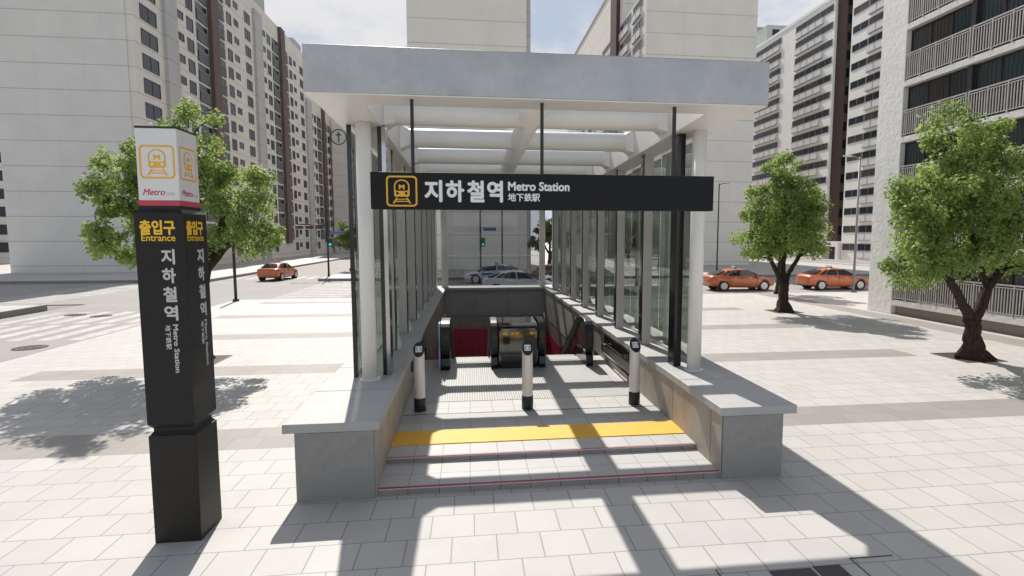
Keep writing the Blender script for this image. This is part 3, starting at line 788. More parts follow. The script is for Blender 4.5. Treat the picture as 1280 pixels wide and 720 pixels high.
# ================================================================ TREES
def nearest(limbs, c):
    best = None
    for path in limbs:
        for p, r in path[1:]:
            d = (p - c).length + max(0, p.z - c.z)*1.5
            if best is None or d < best[0]: best = (d, p, r)
    return best[1], best[2]
def make_tree(name, label, base, limbs, ells, nclump, nleaf, lsz, seed, trunk_r, leaf=None, group='leafy trees round the plaza', flare=1.6):
    """limbs: polylines of (x, y, z, radius) in metres from the base; ells: (x, y, z, rx, ry, rz)."""
    rg = random.Random(seed)
    root = thing(name, label, 'tree', base, group)
    L = [[(Vector(p[:3]), p[3]) for p in path] for path in limbs]
    b = MB()
    for j, path in enumerate(L):
        pts, rad = [], []
        for i in range(len(path)-1):
            (p0, r0), (p1, r1) = path[i], path[i+1]
            for k in range(5):
                f = k/5; q = p0.lerp(p1, f)
                q = q + Vector((rg.uniform(-1,1), rg.uniform(-1,1), 0))*r0*.12*(1 if (i or k) else 0)
                pts.append(q); rad.append((r0*(1-f)+r1*f)*rg.uniform(.94,1.06))
        pts.append(path[-1][0]); rad.append(path[-1][1])
        n0 = len(b.v); nn = 18 if j == 0 else 10
        b.tube(pts, rad, nn, 0)
        if j == 0:       # root flare with lobes
            for i in range(n0, len(b.v)):
                v = Vector(b.v[i]); h = max(0, 1 - v.z/.75)
                a = math.atan2(v.y, v.x); lob = 1 + .13*math.sin(5*a+seed) + .07*math.sin(9*a)
                s_ = 1 + (flare-1)*h**2.2; k = s_*(1 + (lob-1)*(.35+h)*1.3)
                b.v[i] = (v.x*k, v.y*k, v.z)
    cl = []; tv = sum(e[3]*e[4]*e[5] for e in ells)
    for e in ells:
        m = max(3, round(nclump*e[3]*e[4]*e[5]/tv))
        for _ in range(m):
            while True:
                q = Vector((rg.uniform(-1,1), rg.uniform(-1,1), rg.uniform(-1,1)))
                if .15 < q.length < 1: break
            q = q.normalized()*(q.length**.6)*.92
            cl.append(Vector((e[0]+q.x*e[3], e[1]+q.y*e[4], e[2]+q.z*e[5])))
    extra = []
    for c in sorted(cl, key=lambda c: c.length):
        p, r = nearest(L+extra, c)
        if (p-c).length < .05: continue
        r = min(r*.6, .05); mid = p.lerp(c, .5) + Vector((rg.uniform(-.15,.15), rg.uniform(-.15,.15), rg.uniform(0,.2)))
        b.tube([p, p.lerp(mid,.5)+Vector((0,0,.03)), mid, c], [r, r*.85, r*.65, .006], 5, 0, caps=False)
        extra.append([(p, r), (mid, r*.7), (c, .03)])
    b.build('trunk', M['bark'], root, world=False, fix=False)
    f = MB(); top = max(e[2]+e[5] for e in ells)
    for c in cl:
        rc = rg.uniform(.34, .74)*min(1.15, (tv/len(ells))**(1/3)*.62)
        ct = rg.uniform(-.22, .22)
        for _ in range(int(nleaf*rg.uniform(.7, 1.3))):
            q = Vector((rg.gauss(0,1), rg.gauss(0,1), rg.gauss(0,.75))); q = q.normalized()*rc*rg.random()**.45
            p = c + q
            nrm = (q.normalized()*.7 + Vector((rg.uniform(-1,1), rg.uniform(-1,1), rg.uniform(-.2,1.2)))).normalized()
            a = nrm.orthogonal().normalized(); a = Matrix.Rotation(rg.uniform(0, 6.28), 3, nrm) @ a
            w = nrm.cross(a); s = lsz*rg.uniform(.65, 1.25)
            V = [p - a*s*.5, p + w*s*.42 - a*s*.1 - nrm*s*.06, p + a*s*.15 + w*s*.16, p + a*s*.58 - nrm*s*.1, p + a*s*.15 - w*s*.16, p - w*s*.42 - a*s*.1 - nrm*s*.06]
            f.add(V, [(0,1,2),(0,2,3),(0,3,4),(0,4,5)])
            tn = min(1, max(0, .5 + ct + rg.uniform(-.3,.3)))
            f.tone += [tn]*4
    f.build('crown', leaf or M['leaf'], root, world=False, fix=False)
    return root
# right tree, in its grate
def rel(base, L): return [(x-base[0], dy, z, rx, ry, rz) for x, z, rx, rz, dy, ry in L]
RB = (14.02, 13.75, 0)
make_tree('plaza_tree', 'big leafy tree with forked trunk in a square grate, nearest to the balconied white building', RB,
    [[(0,0,-.05,.27),(-.08,0,.5,.22),(-.14,0,1.0,.20),(-.16,0,1.25,.22)],
     [(-.16,0,1.15,.15),(-.62,-.1,1.62,.12),(-.98,-.2,2.05,.105),(-1.28,-.1,2.5,.085),(-1.45,0,2.95,.065),(-1.75,.1,3.7,.04)],
     [(-.12,0,1.1,.17),(.18,.05,1.6,.15),(.36,.1,2.0,.13),(.75,.15,2.4,.11),(1.05,.1,3.1,.07),(1.2,0,3.9,.04)],
     [(.36,.1,1.95,.09),(.2,.3,2.9,.08),(-.2,.3,4.0,.06),(-.6,.1,5.2,.04)]],
    rel(RB, [(13.2,6.05,1.0,.9,0,1.0),(12.4,4.6,1.2,.95,-.2,1.2),(14.3,4.85,1.3,1.2,.2,1.3),(11.75,3.1,1.05,.95,0,1.1),(12.5,2.75,.7,.6,-.3,.8),(14.95,3.05,1.05,.85,.1,1.1),(13.35,3.55,1.3,.9,-.1,1.4),(13.4,4.6,1.2,1.0,.1,1.3)]),
    200, 165, .106, 5, .27)
MBs = (14.25, 23.75, 0)
make_tree('plaza_tree', 'leafy tree with short forked trunk in front of the orange taxis', MBs,
    [[(0,0,-.05,.27),(-.02,0,.6,.22),(-.04,0,1.1,.21),(-.05,0,1.35,.22)],
     [(-.1,0,1.25,.13),(-.45,0,1.9,.11),(-.75,0,2.4,.09),(-1.0,.2,3.3,.06)],
     [(0,0,1.25,.13),(.25,.1,1.8,.11),(.65,.1,2.45,.09),(1.0,0,3.4,.06)],
     [(-.05,0,1.3,.14),(.0,.2,2.2,.11),(0,.1,3.6,.08),(-.2,0,5.0,.05)]],
    rel(MBs, [(13.96,6.15,1.0,.95,0,1.0),(13.3,4.8,1.2,1.15,.1,1.2),(14.9,4.95,1.1,1.2,0,1.2),(12.75,3.25,1.1,.9,0,1.1),(15.5,3.6,1.15,1.05,.2,1.2),(14.15,3.6,1.45,1.1,-.3,1.5),(14.1,4.9,1.3,1.3,.2,1.3)]),
    180, 135, .12, 8, .27)
LB = (-7.55, 16.1, 0)
make_tree('plaza_tree', 'spreading leafy tree growing behind the charcoal totem', LB,
    [[(0,0,-.05,.24),(.05,0,.9,.19),(.15,0,1.7,.18),(.25,0,2.2,.17)],
     [(.25,0,2.1,.13),(.45,0,2.8,.11),(.75,0,3.6,.09),(1.0,.1,4.5,.06)],
     [(.35,0,2.5,.10),(.85,.1,3.15,.09),(1.35,.1,3.4,.06)],
     [(.2,0,2.1,.13),(-.4,.1,2.9,.11),(-1.0,0,3.6,.08),(-1.7,0,4.5,.05)],
     [(.3,0,2.4,.10),(.1,.2,3.6,.08),(.1,.2,5.0,.06),(.2,.1,6.2,.035)]],
    rel(LB, [(-7.35,6.25,.75,.7,0,.9),(-8.0,5.55,.95,.8,.1,1.0),(-9.2,4.65,.85,1.0,0,1.0),(-8.95,3.5,1.1,.9,0,1.2),(-6.3,4.65,.9,.75,.1,1.0),(-6.2,3.5,.95,.75,0,1.0),(-7.6,4.9,.9,.9,.3,1.0),(-8.0,3.2,.95,.55,-.2,1.0),(-8.3,4.7,.9,.8,.1,1.0)]),
    200, 135, .106, 17, .24)
# street trees on the far pavement: one kind, copied
FB = (7.0, 49.5, 0)
far_tree = make_tree('street_tree', 'dark green street tree on the far pavement beside the beige tower, behind the parked cars', FB,
    [[(0,0,-.05,.22),(0,0,1.0,.18),(.05,0,1.9,.16)],
     [(.05,0,1.8,.11),(-.5,0,2.7,.08),(-.9,0,3.6,.04)],[(.05,0,1.8,.11),(.6,.1,2.7,.08),(1.0,0,3.6,.04)],[(.05,0,1.8,.11),(0,.1,3.2,.07),(0,0,4.8,.04)]],
    [(-.9,0,3.3,1.2,1.2,1.0),(.9,.1,3.3,1.2,1.2,1.0),(0,0,4.6,1.4,1.3,1.2),(.1,0,3.4,1.2,1.6,1.1)],
    60, 75, .22, 23, .22, M['leaf_far'], 'street trees on the far pavement', 1.4)
dup(far_tree, (-11.9, 57.5, 0), 1.3, 'green street tree on the far pavement left of the canopy column, past the traffic signal')
dup(far_tree, (14.6, 50.5, 0), 2.4, 'green street tree on the far pavement in front of the beige apartment slab')
dup(far_tree, (18.45, 31.3, 0), 4.0, 'street tree at the plaza edge between the two orange taxis')
def grate(x, y, w, label):
    t = thing('tree_grate', label, 'tree grate', (x, y, 0), 'square iron tree grates')
    f = MB()
    for a in ((x-w,x+w,y-w,y-w+.05),(x-w,x+w,y+w-.05,y+w),(x-w,x-w+.05,y-w+.05,y+w-.05),(x+w-.05,x+w,y-w+.05,y+w-.05)): f.box(*a, -.02, .012)
    f.build('frame', M['iron'], t)
    g_ = MB(); n = 17
    for k in range(n):
        xx = x-w+.06+(2*w-.12)*k/(n-1); g_.box(xx-.012, xx+.012, y-w+.05, y+w-.05, -.02, .008)
        g_.box(x-w+.05, x+w-.05, y-w+.06+(2*w-.12)*k/(n-1)-.012, y-w+.06+(2*w-.12)*k/(n-1)+.012, -.02, .006)
    g_.box(x-w+.05, x+w-.05, y-w+.05, y+w-.05, -.02, .003)
    g_.build('lattice', M['grate'], t)
grate(13.98, 13.92, .62, 'square iron grate round the trunk nearest the balconied white building')
grate(14.25, 23.75, .62, 'square iron grate round the trunk in front of the orange taxis')
grate(-7.5, 16.1, .62, 'square iron grate round the tree behind the totem')

# ================================================================ CARS
def make_car(label, paint, loc, rot, group, kind=None):
    t = thing('parked_car', label, 'car', (loc[0], loc[1], Z), group, rot)
    ST = [(-2.30,.40,.84,.72),(-2.22,.30,1.05,.83),(-1.80,.24,1.09,.89),(-1.0,.21,1.02,.915),(0,.19,.975,.915),(.9,.19,.965,.915),(1.45,.21,.93,.90),(1.98,.24,.82,.84),(2.24,.28,.68,.70),(2.31,.36,.54,.62)]
    V = []; n = 10
    for x, zb_, zt, w in ST:
        H = [(w*.80,zb_),(w*.97,zb_+.08),(w,zb_+(zt-zb_)*.5),(w*.97,zt-.09),(w*.84,zt)]
        V += [(x, y, zz4) for y, zz4 in H] + [(x, -y, zz4) for y, zz4 in reversed(H)]
    F = [(i*n+k, i*n+(k+1)%n, (i+1)*n+(k+1)%n, (i+1)*n+k) for i in range(len(ST)-1) for k in range(n)]
    F += [tuple(range(n)), tuple(range((len(ST)-1)*n, len(ST)*n))]
    b = MB(); b.add(V, F, 0, True)
    # greenhouse: pillars and roof
    G = [(-2.02,.72,1.05,-1.10,.56,1.375),(-1.10,.82,1.00,-.75,.60,1.435),(-.15,.84,.965,-.2,.62,1.475),(.6,.84,.955,.14,.61,1.455),(1.38,.78,.92,.40,.56,1.39)]
    V = []
    for xb_, yb_, zb_, xt, yt_, zt in G: V += [(xb_,yb_,zb_-.05),(xt,yt_,zt),(xt,0,zt+.03),(xt,-yt_,zt),(xb_,-yb_,zb_-.05)]
    F = [(i*5+k, i*5+k+1, i*5+k+6, i*5+k+5) for i in range(4) for k in range(4)] + [(0,1,2,3,4), (20,21,22,23,24)]
    c0 = len(b.v); b.add(V, F, 0, True)
    body = b.build('body', paint, t, world=False)
    sb = body.modifiers.new('subdivision', 'SUBSURF'); sb.levels = 2; sb.render_levels = 2
    def pane(q, inset=(.06,.08), off=.012, m=None, name='window'):
        q = [Vector(p) for p in q]      # bottom-a, bottom-b, top-b, top-a
        P = []
        for u, v in ((inset[0],inset[1]),(1-inset[0],inset[1]),(1-inset[0],1-inset[1]),(inset[0],1-inset[1])):
            P.append(q[0].lerp(q[1],u).lerp(q[3].lerp(q[2],u), v))
        nn = (q[1]-q[0]).cross(q[3]-q[0]).normalized(); cen = sum(q, Vector())/4
        if nn.dot(cen - Vector((cen.x*.6 if abs(nn.x) > .5 else cen.x,0,.6))) < 0: nn = -nn
        w = MB(); A = [p + nn*off for p in P]; B = [p - nn*.03 for p in P]
        w.add(A+B, [(0,1,2,3),(4,5,1,0),(5,6,2,1),(6,7,3,2),(7,4,0,3)]); w.build(name, m or M['car_glass'], t, world=False)
    for s in (1, -1):
        g = [((a[0],s*a[1],a[2]),(a[3],s*a[4],a[5])) for a in G]
        pane([(-1.10,s*.825,1.01), (-.20,s*.845,.97), (-.25,s*.63,1.46), (-.72,s*.605,1.425)], (.02,.10), .006); pane([(-.13,s*.845,.97), (1.05,s*.815,.94), (.30,s*.60,1.405), (-.18,s*.63,1.46)], (.02,.10), .006)
        pane([(-1.55,s*.785,1.04),(-1.14,s*.82,1.02),(-.78,s*.605,1.42),(-.95,s*.59,1.40)], (.06,.14), .008)
    pane([(-2.0,.69,1.07),(-2.0,-.69,1.07),(-1.10,-.54,1.39),(-1.10,.54,1.39)], (.06,.10), .01)
    pane([(1.38,.75,.94),(1.38,-.75,.94),(.40,-.54,1.40),(.40,.54,1.40)], (.05,.06), .01)
    for x in (-1.38, 1.42):
        for s in (1, -1):
            w = MB(); y0, y1 = sorted((s*.66, s*.905)); w.tube([(x,y0,.345),(x,y1,.345)], .35, 26)
            wo = w.build('wheel', M['tyre'], t, world=False, bevel=.02)
            r_ = MB(); ya, yb2 = s*.909, s*.87
            r_.tube([(x,s*.85,.345),(x,ya,.345)], .235, 22)
            for k in range(5):
                a = 2*math.pi*k/5; r_.beam((x+.03*math.cos(a), ya, .345+.03*math.sin(a)), (x+.23*math.cos(a), ya, .345+.23*math.sin(a)), .05, .012, 0, (0,1,0))
            r_.build('rim', M['rim'], wo, world=False)
            a_ = MB(); y0, y1 = sorted((s*.60, s*.885)); n2 = 22
            a_.tube([(x,y0,.375),(x,y1,.375)], .40, n2); a_.build('wheel_arch', M['black'], t, world=False)
    for s in (1, -1):
        h = MB(); h.hexa([(2.10,s*.48,.60),(2.23,s*.44,.59),(1.95,s*.78,.64),(1.70,s*.80,.68),(2.06,s*.48,.68),(2.16,s*.44,.67),(1.90,s*.78,.735),(1.70,s*.795,.74)]); h.build('headlight', M['lamp_clear'], t, world=False)
        h = MB(); h.hexa([(-2.255,s*.40,.76),(-2.10,s*.40,.76),(-2.0,s*.845,.80),(-2.19,s*.78,.78),(-2.21,s*.40,.89),(-2.10,s*.40,.90),(-1.95,s*.835,.93),(-2.16,s*.78,.92)]); h.build('tail_light', M['lamp_red'], t, world=False)
        h = MB(); h.hexa([(.82,s*.80,.93),(.95,s*.80,.93),(.95,s*1.0,.95),(.86,s*1.0,.95),(.80,s*.80,1.0),(.93,s*.80,1.0),(.93,s*1.0,1.07),(.84,s*1.0,1.07)]); h.build('wing_mirror', paint, t, world=False)
        h = MB()
        for x in (-.62, .42): h.box(x-.09, x+.09, *sorted((s*.885, s*.915)), .83, .86)
        h.build('door_handle', M['rim'], t, world=False)
        h = MB()
        pass
        for x in (-.98, -.14, .92):
            h = MB(); h.box(x-.006, x+.006, *sorted((s*.80, s*.9075)), .36, .92); h.build('door_seam', M['black'], t, world=False)
    h = MB(); h.box(-2.285,-2.24,-.26,.26,.62,.73); h.build('number_plate', M['plate'], t, world=False)
    h = MB(); h.box(-2.25,-2.15,-.62,.62,.30,.42); h.build('rear_bumper_insert', M['black'], t, world=False)
    h = MB(); h.box(2.16,2.272,-.45,.45,.36,.48); h.build('grille', M['black'], t, world=False)
    if kind == 'taxi':
        h = MB(); h.box(-.42,-.24,-.30,.30,1.488,1.508); rs = h.build('roof_sign_base', M['black'], t, world=False)
        h = MB(); h.hexa([(-.41,-.26,1.508),(-.25,-.26,1.508),(-.25,.26,1.508),(-.41,.26,1.508),(-.37,-.22,1.633),(-.29,-.22,1.633),(-.29,.22,1.633),(-.37,.22,1.633)]); h.build('roof_sign', M['lamp_head'], rs, world=False)
    if kind == 'police':
        h = MB(); h.box(-.30,-.10,.02,.50,1.505,1.60); h.build('light_bar', M['lamp_pink'], t, world=False)
        h = MB(); h.box(-.30,-.10,-.50,-.02,1.505,1.60); h.build('light_bar', M['blue_stripe'], t, world=False)
        for s in (1, -1):
            h = MB(); h.hexa([(-1.9,s*.84,.74),(1.9,s*.80,.66),(1.9,s*.868,.66),(-1.9,s*.890,.74),(-1.9,s*.84,.86),(1.9,s*.80,.74),(1.9,s*.85,.74),(-1.9,s*.885,.86)])
            h.hexa([(-.9,s*.86,.70),(.95,s*.86,.68),(.95,s*.918,.68),(-.9,s*.918,.70),(-.9,s*.84,.84),(.95,s*.84,.80),(.95,s*.912,.80),(-.9,s*.910,.84)])
            h.build('livery_stripe', M['blue_stripe'], t, world=False)
    return t
taxi = make_car('orange taxi parked on the far side of the plaza, the one beside the canopy column', M['orange'], (17.95, 35.6), 0, 'orange taxis', 'taxi')
dup(taxi, (24.75, 35.4, Z), 0, 'orange taxi parked by the corner of the balconied white building')
dup(taxi, (-16.25, 49.2, Z), R(90-5), 'orange taxi seen from behind, driving up the side street on the left')
make_car('white police car with blue stripe and red roof light, behind the other white cars', M['white_car'], (1.75, 43.6), R(180), 'cars on the street behind the stairwell', 'police')
wc = make_car('plain white car in front of the police car, seen through the back glazing', M['white_car'], (2.95, 35.0), 0, 'cars on the street behind the stairwell')
dup(wc, (6.7, 38.4, Z), R(180), 'white car facing left beside the right end of the back glazing')
make_car('dark red car behind the white cars, half hidden by the right wall posts', M['red_car'], (7.0, 43.9), 0, 'cars on the street behind the stairwell')
dup(wc, (10.9, 41.2, Z), R(180), 'white car farthest right of the cars behind the glazed side wall')

# ================================================================ POLES AND SIGNALS
def lamp(x, y, h, dx, label, mat):
    t = thing('street_lamp', label, 'street lamp', (x, y, 0), 'street lamps')
    b = MB(); b.tube([(x,y,0),(x,y,.5),(x,y,h)], [.10,.075,.05], 12); b.build('pole', mat, t)
    b = MB(); b.tube([(x,y,0),(x,y,.06)], .2, 12); b.build('base_plate', mat, t)
    b = MB(); b.tube([(x,y,h-.12),(x+dx*.5,y,h+.02),(x+dx,y,h+.03)], [.035,.03,.03], 8); b.build('arm', mat, t)
    b = MB(); a, c = sorted((x+dx*.75, x+dx*1.45)); b.box(a, c, y-.11, y+.11, h, h+.09); b.build('lamp_head', M['lamp_head'], t, bevel=.03)
lamp(23.5, 31.6, 8.25, -.75, 'tall grey street lamp rising behind the orange taxi next to the white building', M['pole_grey'])
lamp(24.0, 52.0, 8.6, .7, 'slim street lamp beyond the taxis, against the beige apartment slab', M['pole_black'])
lamp(2.62, 47.4, 8.6, .7, 'street lamp standing behind the white cars, seen through the back glazing', M['pole_black'])
def ped_head(t, x, y, z0, on):
    h = MB(); h.box(x+.04, x+.40, y-.12, y+.12, z0, z0+.74); hd = h.build('signal_head', M['black'], t, bevel=.02)
    for k, (m, zz5) in enumerate(((M['stop_red'] if on == 'red' else M['frame_dark'], z0+.55), (M['go_green'] if on == 'green' else M['frame_dark'], z0+.19))):
        c = MB(); c.tube([(x+.22,y-.121,zz5),(x+.22,y-.135,zz5)], .11, 14); c.build('lamp', m, hd)
def signal(x, y, h, label, arm=0, sign=True, flip=1):
    t = thing('traffic_signal', label, 'traffic signal', (x, y, 0), 'traffic signals')
    b = MB(); b.tube([(x,y,0),(x,y,.4),(x,y,h)], [.12,.085,.065], 12); b.build('pole', M['pole_black'], t)
    ped_head(t, x, y, 2.62, 'green')
    if arm:
        b = MB(); b.tube([(x,y,4.42),(x-arm,y,4.52)], .05, 8); b.build('arm', M['pole_black'], t)
        for k in range(3):
            xx = x - arm*.22 - k*arm*.34
            c = MB(); c.box(xx-.42, xx+.20, y-.16, y+.1, 4.12, 4.36); hd = c.build('signal_head', M['black'], t, bevel=.03)
            for q in range(3):
                l = MB(); l.tube([(xx-.30+q*.19,y-.161,4.24),(xx-.30+q*.19,y-.18,4.24)], .07, 12); l.build('lamp', M['stop_red'] if q == 0 else M['frame_dark'], hd)
    if sign:
        b = MB(); b.box(x+.25, x+1.35, y-.02, y+.02, 3.66 if arm else 3.95, 3.90 if arm else 4.19); so = b.build('street_name_plate', M['sign_blue'], t)
        b = MB(); zz6 = 3.66 if arm else 3.95
        for x0, x1, a, c in ((x+.28,x+1.32,.02,.035),(x+.28,x+1.32,.205,.22)): b.box(x0, x1, y-.024, y-.0205, zz6+a, zz6+c)
        b.build('white_border', M['ink_white'], so)
        b = MB(); b.box(x, x+1.35, y-.012, y+.012, zz6+.255, zz6+.29); b.build('sign_bracket', M['pole_black'], t)
signal(-12.15, 49.2, 5.75, 'traffic signal with horizontal arm of signal heads on the corner past the left taxi', 2.4)
signal(.78, 47.6, 6.2, 'pedestrian signal with green lamp behind the police car, seen through the back glazing')
t = thing('street_pole', 'short dark post at the plaza corner, below the crown of the tree behind the totem', 'post', (-12.5, 31.1, 0))
b = MB(); b.tube([(-12.5,31.1,0),(-12.5,31.1,3.1)], .075, 14); b.build('pole', M['pole_black'], t)
b = MB(); b.tube([(-12.5,31.1,0),(-12.5,31.1,.12)], .16, 14); b.build('base_collar', M['pole_black'], t)
b = MB(); b.tube([(-12.5,31.1,3.1),(-12.5,31.1,3.16)], [.085,.05], 14); b.build('cap', M['pole_black'], t)

# ================================================================ BUILDINGS
def bld(name, label, loc): return thing(name, label, 'building', loc)
class WinSet:
    """collects the windows of one building; the nearest 100 become parts, the rest one part of their own kind."""
    def __init__(s, root, limit=96): s.r = root; s.w = []; s.limit = limit
    def add(s, kind, axis, p, a0, a1, z0, z1, sgn, pane, frame, mul=1): s.w.append((kind, axis, p, a0, a1, z0, z1, sgn, pane, frame, mul))
    def geo(s, mb, w, mi):
        kind, axis, p, a0, a1, z0, z1, sg, pane, frame, mul = w
        def bx(u0, u1, d0, d1, za, zb2, m):
            d0, d1 = sorted((p+sg*d0, p+sg*d1))
            if axis == 'X': mb.box(d0, d1, u0, u1, za, zb2, m)
            else: mb.box(u0, u1, d0, d1, za, zb2, m)
        P, Fm, Rm = mi[pane], mi[frame], mi['rail_dark']
        bx(a0, a1, -.02, .012, z0, z1, P)
        fw = .06
        for u0, u1, za, zb2 in ((a0-fw,a1+fw,z0-fw,z0),(a0-fw,a1+fw,z1,z1+fw),(a0-fw,a0,z0,z1),(a1,a1+fw,z0,z1)): bx(u0, u1, -.02, .05, za, zb2, Fm)
        for k in range(1, mul+1):
            u = a0 + (a1-a0)*k/(mul+1); bx(u-.03, u+.03, -.02, .04, z0, z1, Fm)
        if kind == 'balcony':
            zr = z0 + (z1-z0)*.62
            bx(a0, a1, .10, .13, z0, zr, Rm); bx(a0-.03, a1+.03, .08, .16, zr, zr+.07, Fm)
            for k in range(7):
                u = a0 + (a1-a0)*(k+.5)/7; bx(u-.035, u+.035, .131, .16, z0, zr, Fm)
    def finish(s, mats):
        names = list(mats); mi = {k: i for i, k in enumerate(names)}; ml = [M[k] for k in names]
        def dist(w):
            c = ((w[3]+w[4])/2, w[2]) if w[1] == 'Y' else (w[2], (w[3]+w[4])/2)
            return math.hypot(*c) + max(0, (w[5]-24))*4
        s.w.sort(key=dist)
        for kd in ('window', 'balcony'):
            L = [w for w in s.w if w[0] == kd]
            for w in L[:s.limit]:
                mb = MB(); s.geo(mb, w, mi); mb.build('window' if kd == 'window' else 'balcony', ml, s.r, fix=False)
            if L[s.limit:]:
                mb = MB()
                for w in L[s.limit:]: s.geo(mb, w, mi)
                struct(mb.build('window_rows' if kd == 'window' else 'balcony_rows', ml, s.r, fix=False), 'stuff')
PANES = ['win_dark', 'win_teal', 'win_grey', 'frame_dark', 'frame_grey', 'rail_dark']
def pick(rg, a=(6,3,1)): return rg.choices(PANES[:3], a)[0]

# --- left apartment block
XL = -31.0; rg = random.Random(4)
bl = bld('apartment_block', 'tall cream apartment block with red-brown stair strips on the far left, blank grey end wall', (-37, 57.6, 0))
b = MB(); b.box(-42.95, XL-1.0, 57.6, 57.9, 0, 37.1); b.box(-42.95, XL-1.0, 57.9, 112.4, 0, 37.1); b = MB()
b.box(-42.95, XL, 57.6, 112.4, 0, 37.1); b.build('wall', M['left_wall'], bl)
b = MB(); b.box(-42.95, XL-.6, 57.5, 57.597, 0, 37.1); b.build('end_wall', M['left_end'], bl)
b = MB(); b.box(-42.95, XL, 112.41, 135, 0, 30.6); b.build('lower_wing_wall', M['left_wall'], bl)
for y0, y1, h in ((62.8,65.2,36.2),(87.4,90.2,36.3),(112.4,115.5,29.8)):
    b = MB(); b.box(XL+.003, XL+.35, y0, y1, 0, h); b.build('pilaster', M['pilaster'], bl)
for y0, y1, h in ((73.0,75.0,37.3),(98.2,100.2,37.6),(123.6,125.0,30.9)):
    b = MB(); b.box(XL+.004, XL+.5, y0, y1, 2.4, h); b.build('stair_strip', M['red_brown'], bl)
b = MB(); b.box(-42.9, XL-.05, 57.65, 112.35, 37.1, 37.7); b.build('roof_parapet', M['left_wall'], bl)
for y0, y1, zt in ((86.0, 93.2, 43.0), (107.0, 111.5, 38.9)):
    b = MB(); b.box(-40, XL-.2, y0, y1, 37.701, zt); b.build('plant_room', M['penthouse'], bl)
ws = WinSet(bl)
UN = [('s',2.75,4.25),('t',5.1,6.45),('b',7.3,9.95),('b',12.3,14.6),('t',15.7,17.0),('s',18.0,19.25),('p',21.6,23.4)]
for k in range(16):
    zl = .66 + 2.3*k
    if zl + 2.1 > 37: break
    for kk in (0,): ws.add('window','X',XL,58.9,61.6,zl+.55,zl+1.85,1,pick(rg),'frame_dark',1)
    for u0, lim in ((62.8,37),(87.9,37),(112.9,30)):
        if zl + 2.1 > lim: continue
        if u0 == 62.8 and k == 0: pass
        for ty, a, c in UN:
            if u0 > 110 and a > 20: continue
            if k == 0 and ty == 'b' : continue
            y0, y1 = u0+a, u0+c
            if ty == 's': ws.add('window','X',XL,y0,y1,zl+1.05,zl+1.75,1,pick(rg),'frame_dark',1 if rg.random()<.4 else 0)
            elif ty == 't': ws.add('window','X',XL,y0,y1,zl+.5,zl+1.8,1,pick(rg),'frame_dark',1 if rg.random()<.4 else 0)
            elif ty == 'p': ws.add('window','X',XL,y0,y1,zl+.6,zl+1.85,1,pick(rg),'frame_dark',1)
            else: ws.add('balcony','X',XL,y0,y1,zl+.08,zl+2.02,1,pick(rg),'frame_grey',1)
ws.finish(PANES)

# --- sliver of another block behind it, far left
bs = bld('apartment_block', 'cream apartment block with square windows peeping out behind the left block', (-66, 82, 0))
b = MB(); b.box(-73, -59.3, 80, 92, 0, 24); b.build('wall', M['left_wall'], bs)
b = MB(); b.box(-73.2, -59.1, 79.8, 92.2, 24.001, 24.5); b.build('roof', M['roof'], bs)
ws = WinSet(bs)
for k in range(10):
    for x0 in (-61.3,-64.6,-67.9): ws.add('window','Y',80,x0,x0+1.5,1.5+2.3*k,2.7+2.3*k,-1,'win_dark','frame_dark',0)
ws.finish(PANES)

# --- pale block at the end of the side street with a ringed arrow emblem
bp = bld('apartment_block', 'pale blank apartment block closing the side street, with a ringed arrow emblem', (-24, 130, 0))
b = MB(); b.box(-30.5, -15, 130, 150, 0, 40); b.build('wall', M['mid_wall2'], bp)
b = MB(); b.box(-30.7, -14.8, 129.8, 150.2, 40.001, 40.6); b.build('roof', M['roof'], bp)
b = MB(); cx, cz, n = -29.0, 25.6, 40
b.add([(cx + q*math.cos(2*math.pi*k/n), 129.98, cz + q*math.sin(2*math.pi*k/n)) for q in (1.75, 1.5) for k in range(n)], [(k,(k+1)%n,n+(k+1)%n,n+k) for k in range(n)])
b.poly([(cx+x, 129.98, cz+z2) for x, z2 in ((-.16,-1.05),(.16,-1.05),(.16,.3),(.7,.3),(0,1.1),(-.7,.3),(-.16,.3))])
b.build('emblem', M['emblem_grey'], bp, fix=False)

# --- tower straight behind the canopy
bt = bld('apartment_tower', 'tall blank beige tower straight behind the canopy with a narrow recessed edge', (0, 58.5, 0))
b = MB(); b.box(-6.15, 5.85, 58.5, 76, 0, 28.3); b.build('wall', M['mid_wall'], bt)
b = MB(); b.box(5.853, 6.3, 58.8, 76, 0, 28.3); b.build('recessed_edge', M['pilaster'], bt)
b = MB(); b.box(-6.3, 6.45, 58.35, 76.2, 28.301, 28.6); b.build('roof', M['roof'], bt)
ws = WinSet(bt)
for k in range(11):
    for y0 in (61, 66, 71): ws.add('window','X',-6.15,y0,y0+1.6,1.2+2.4*k,2.4+2.4*k,-1,'win_dark','frame_dark',0)
ws.finish(PANES)

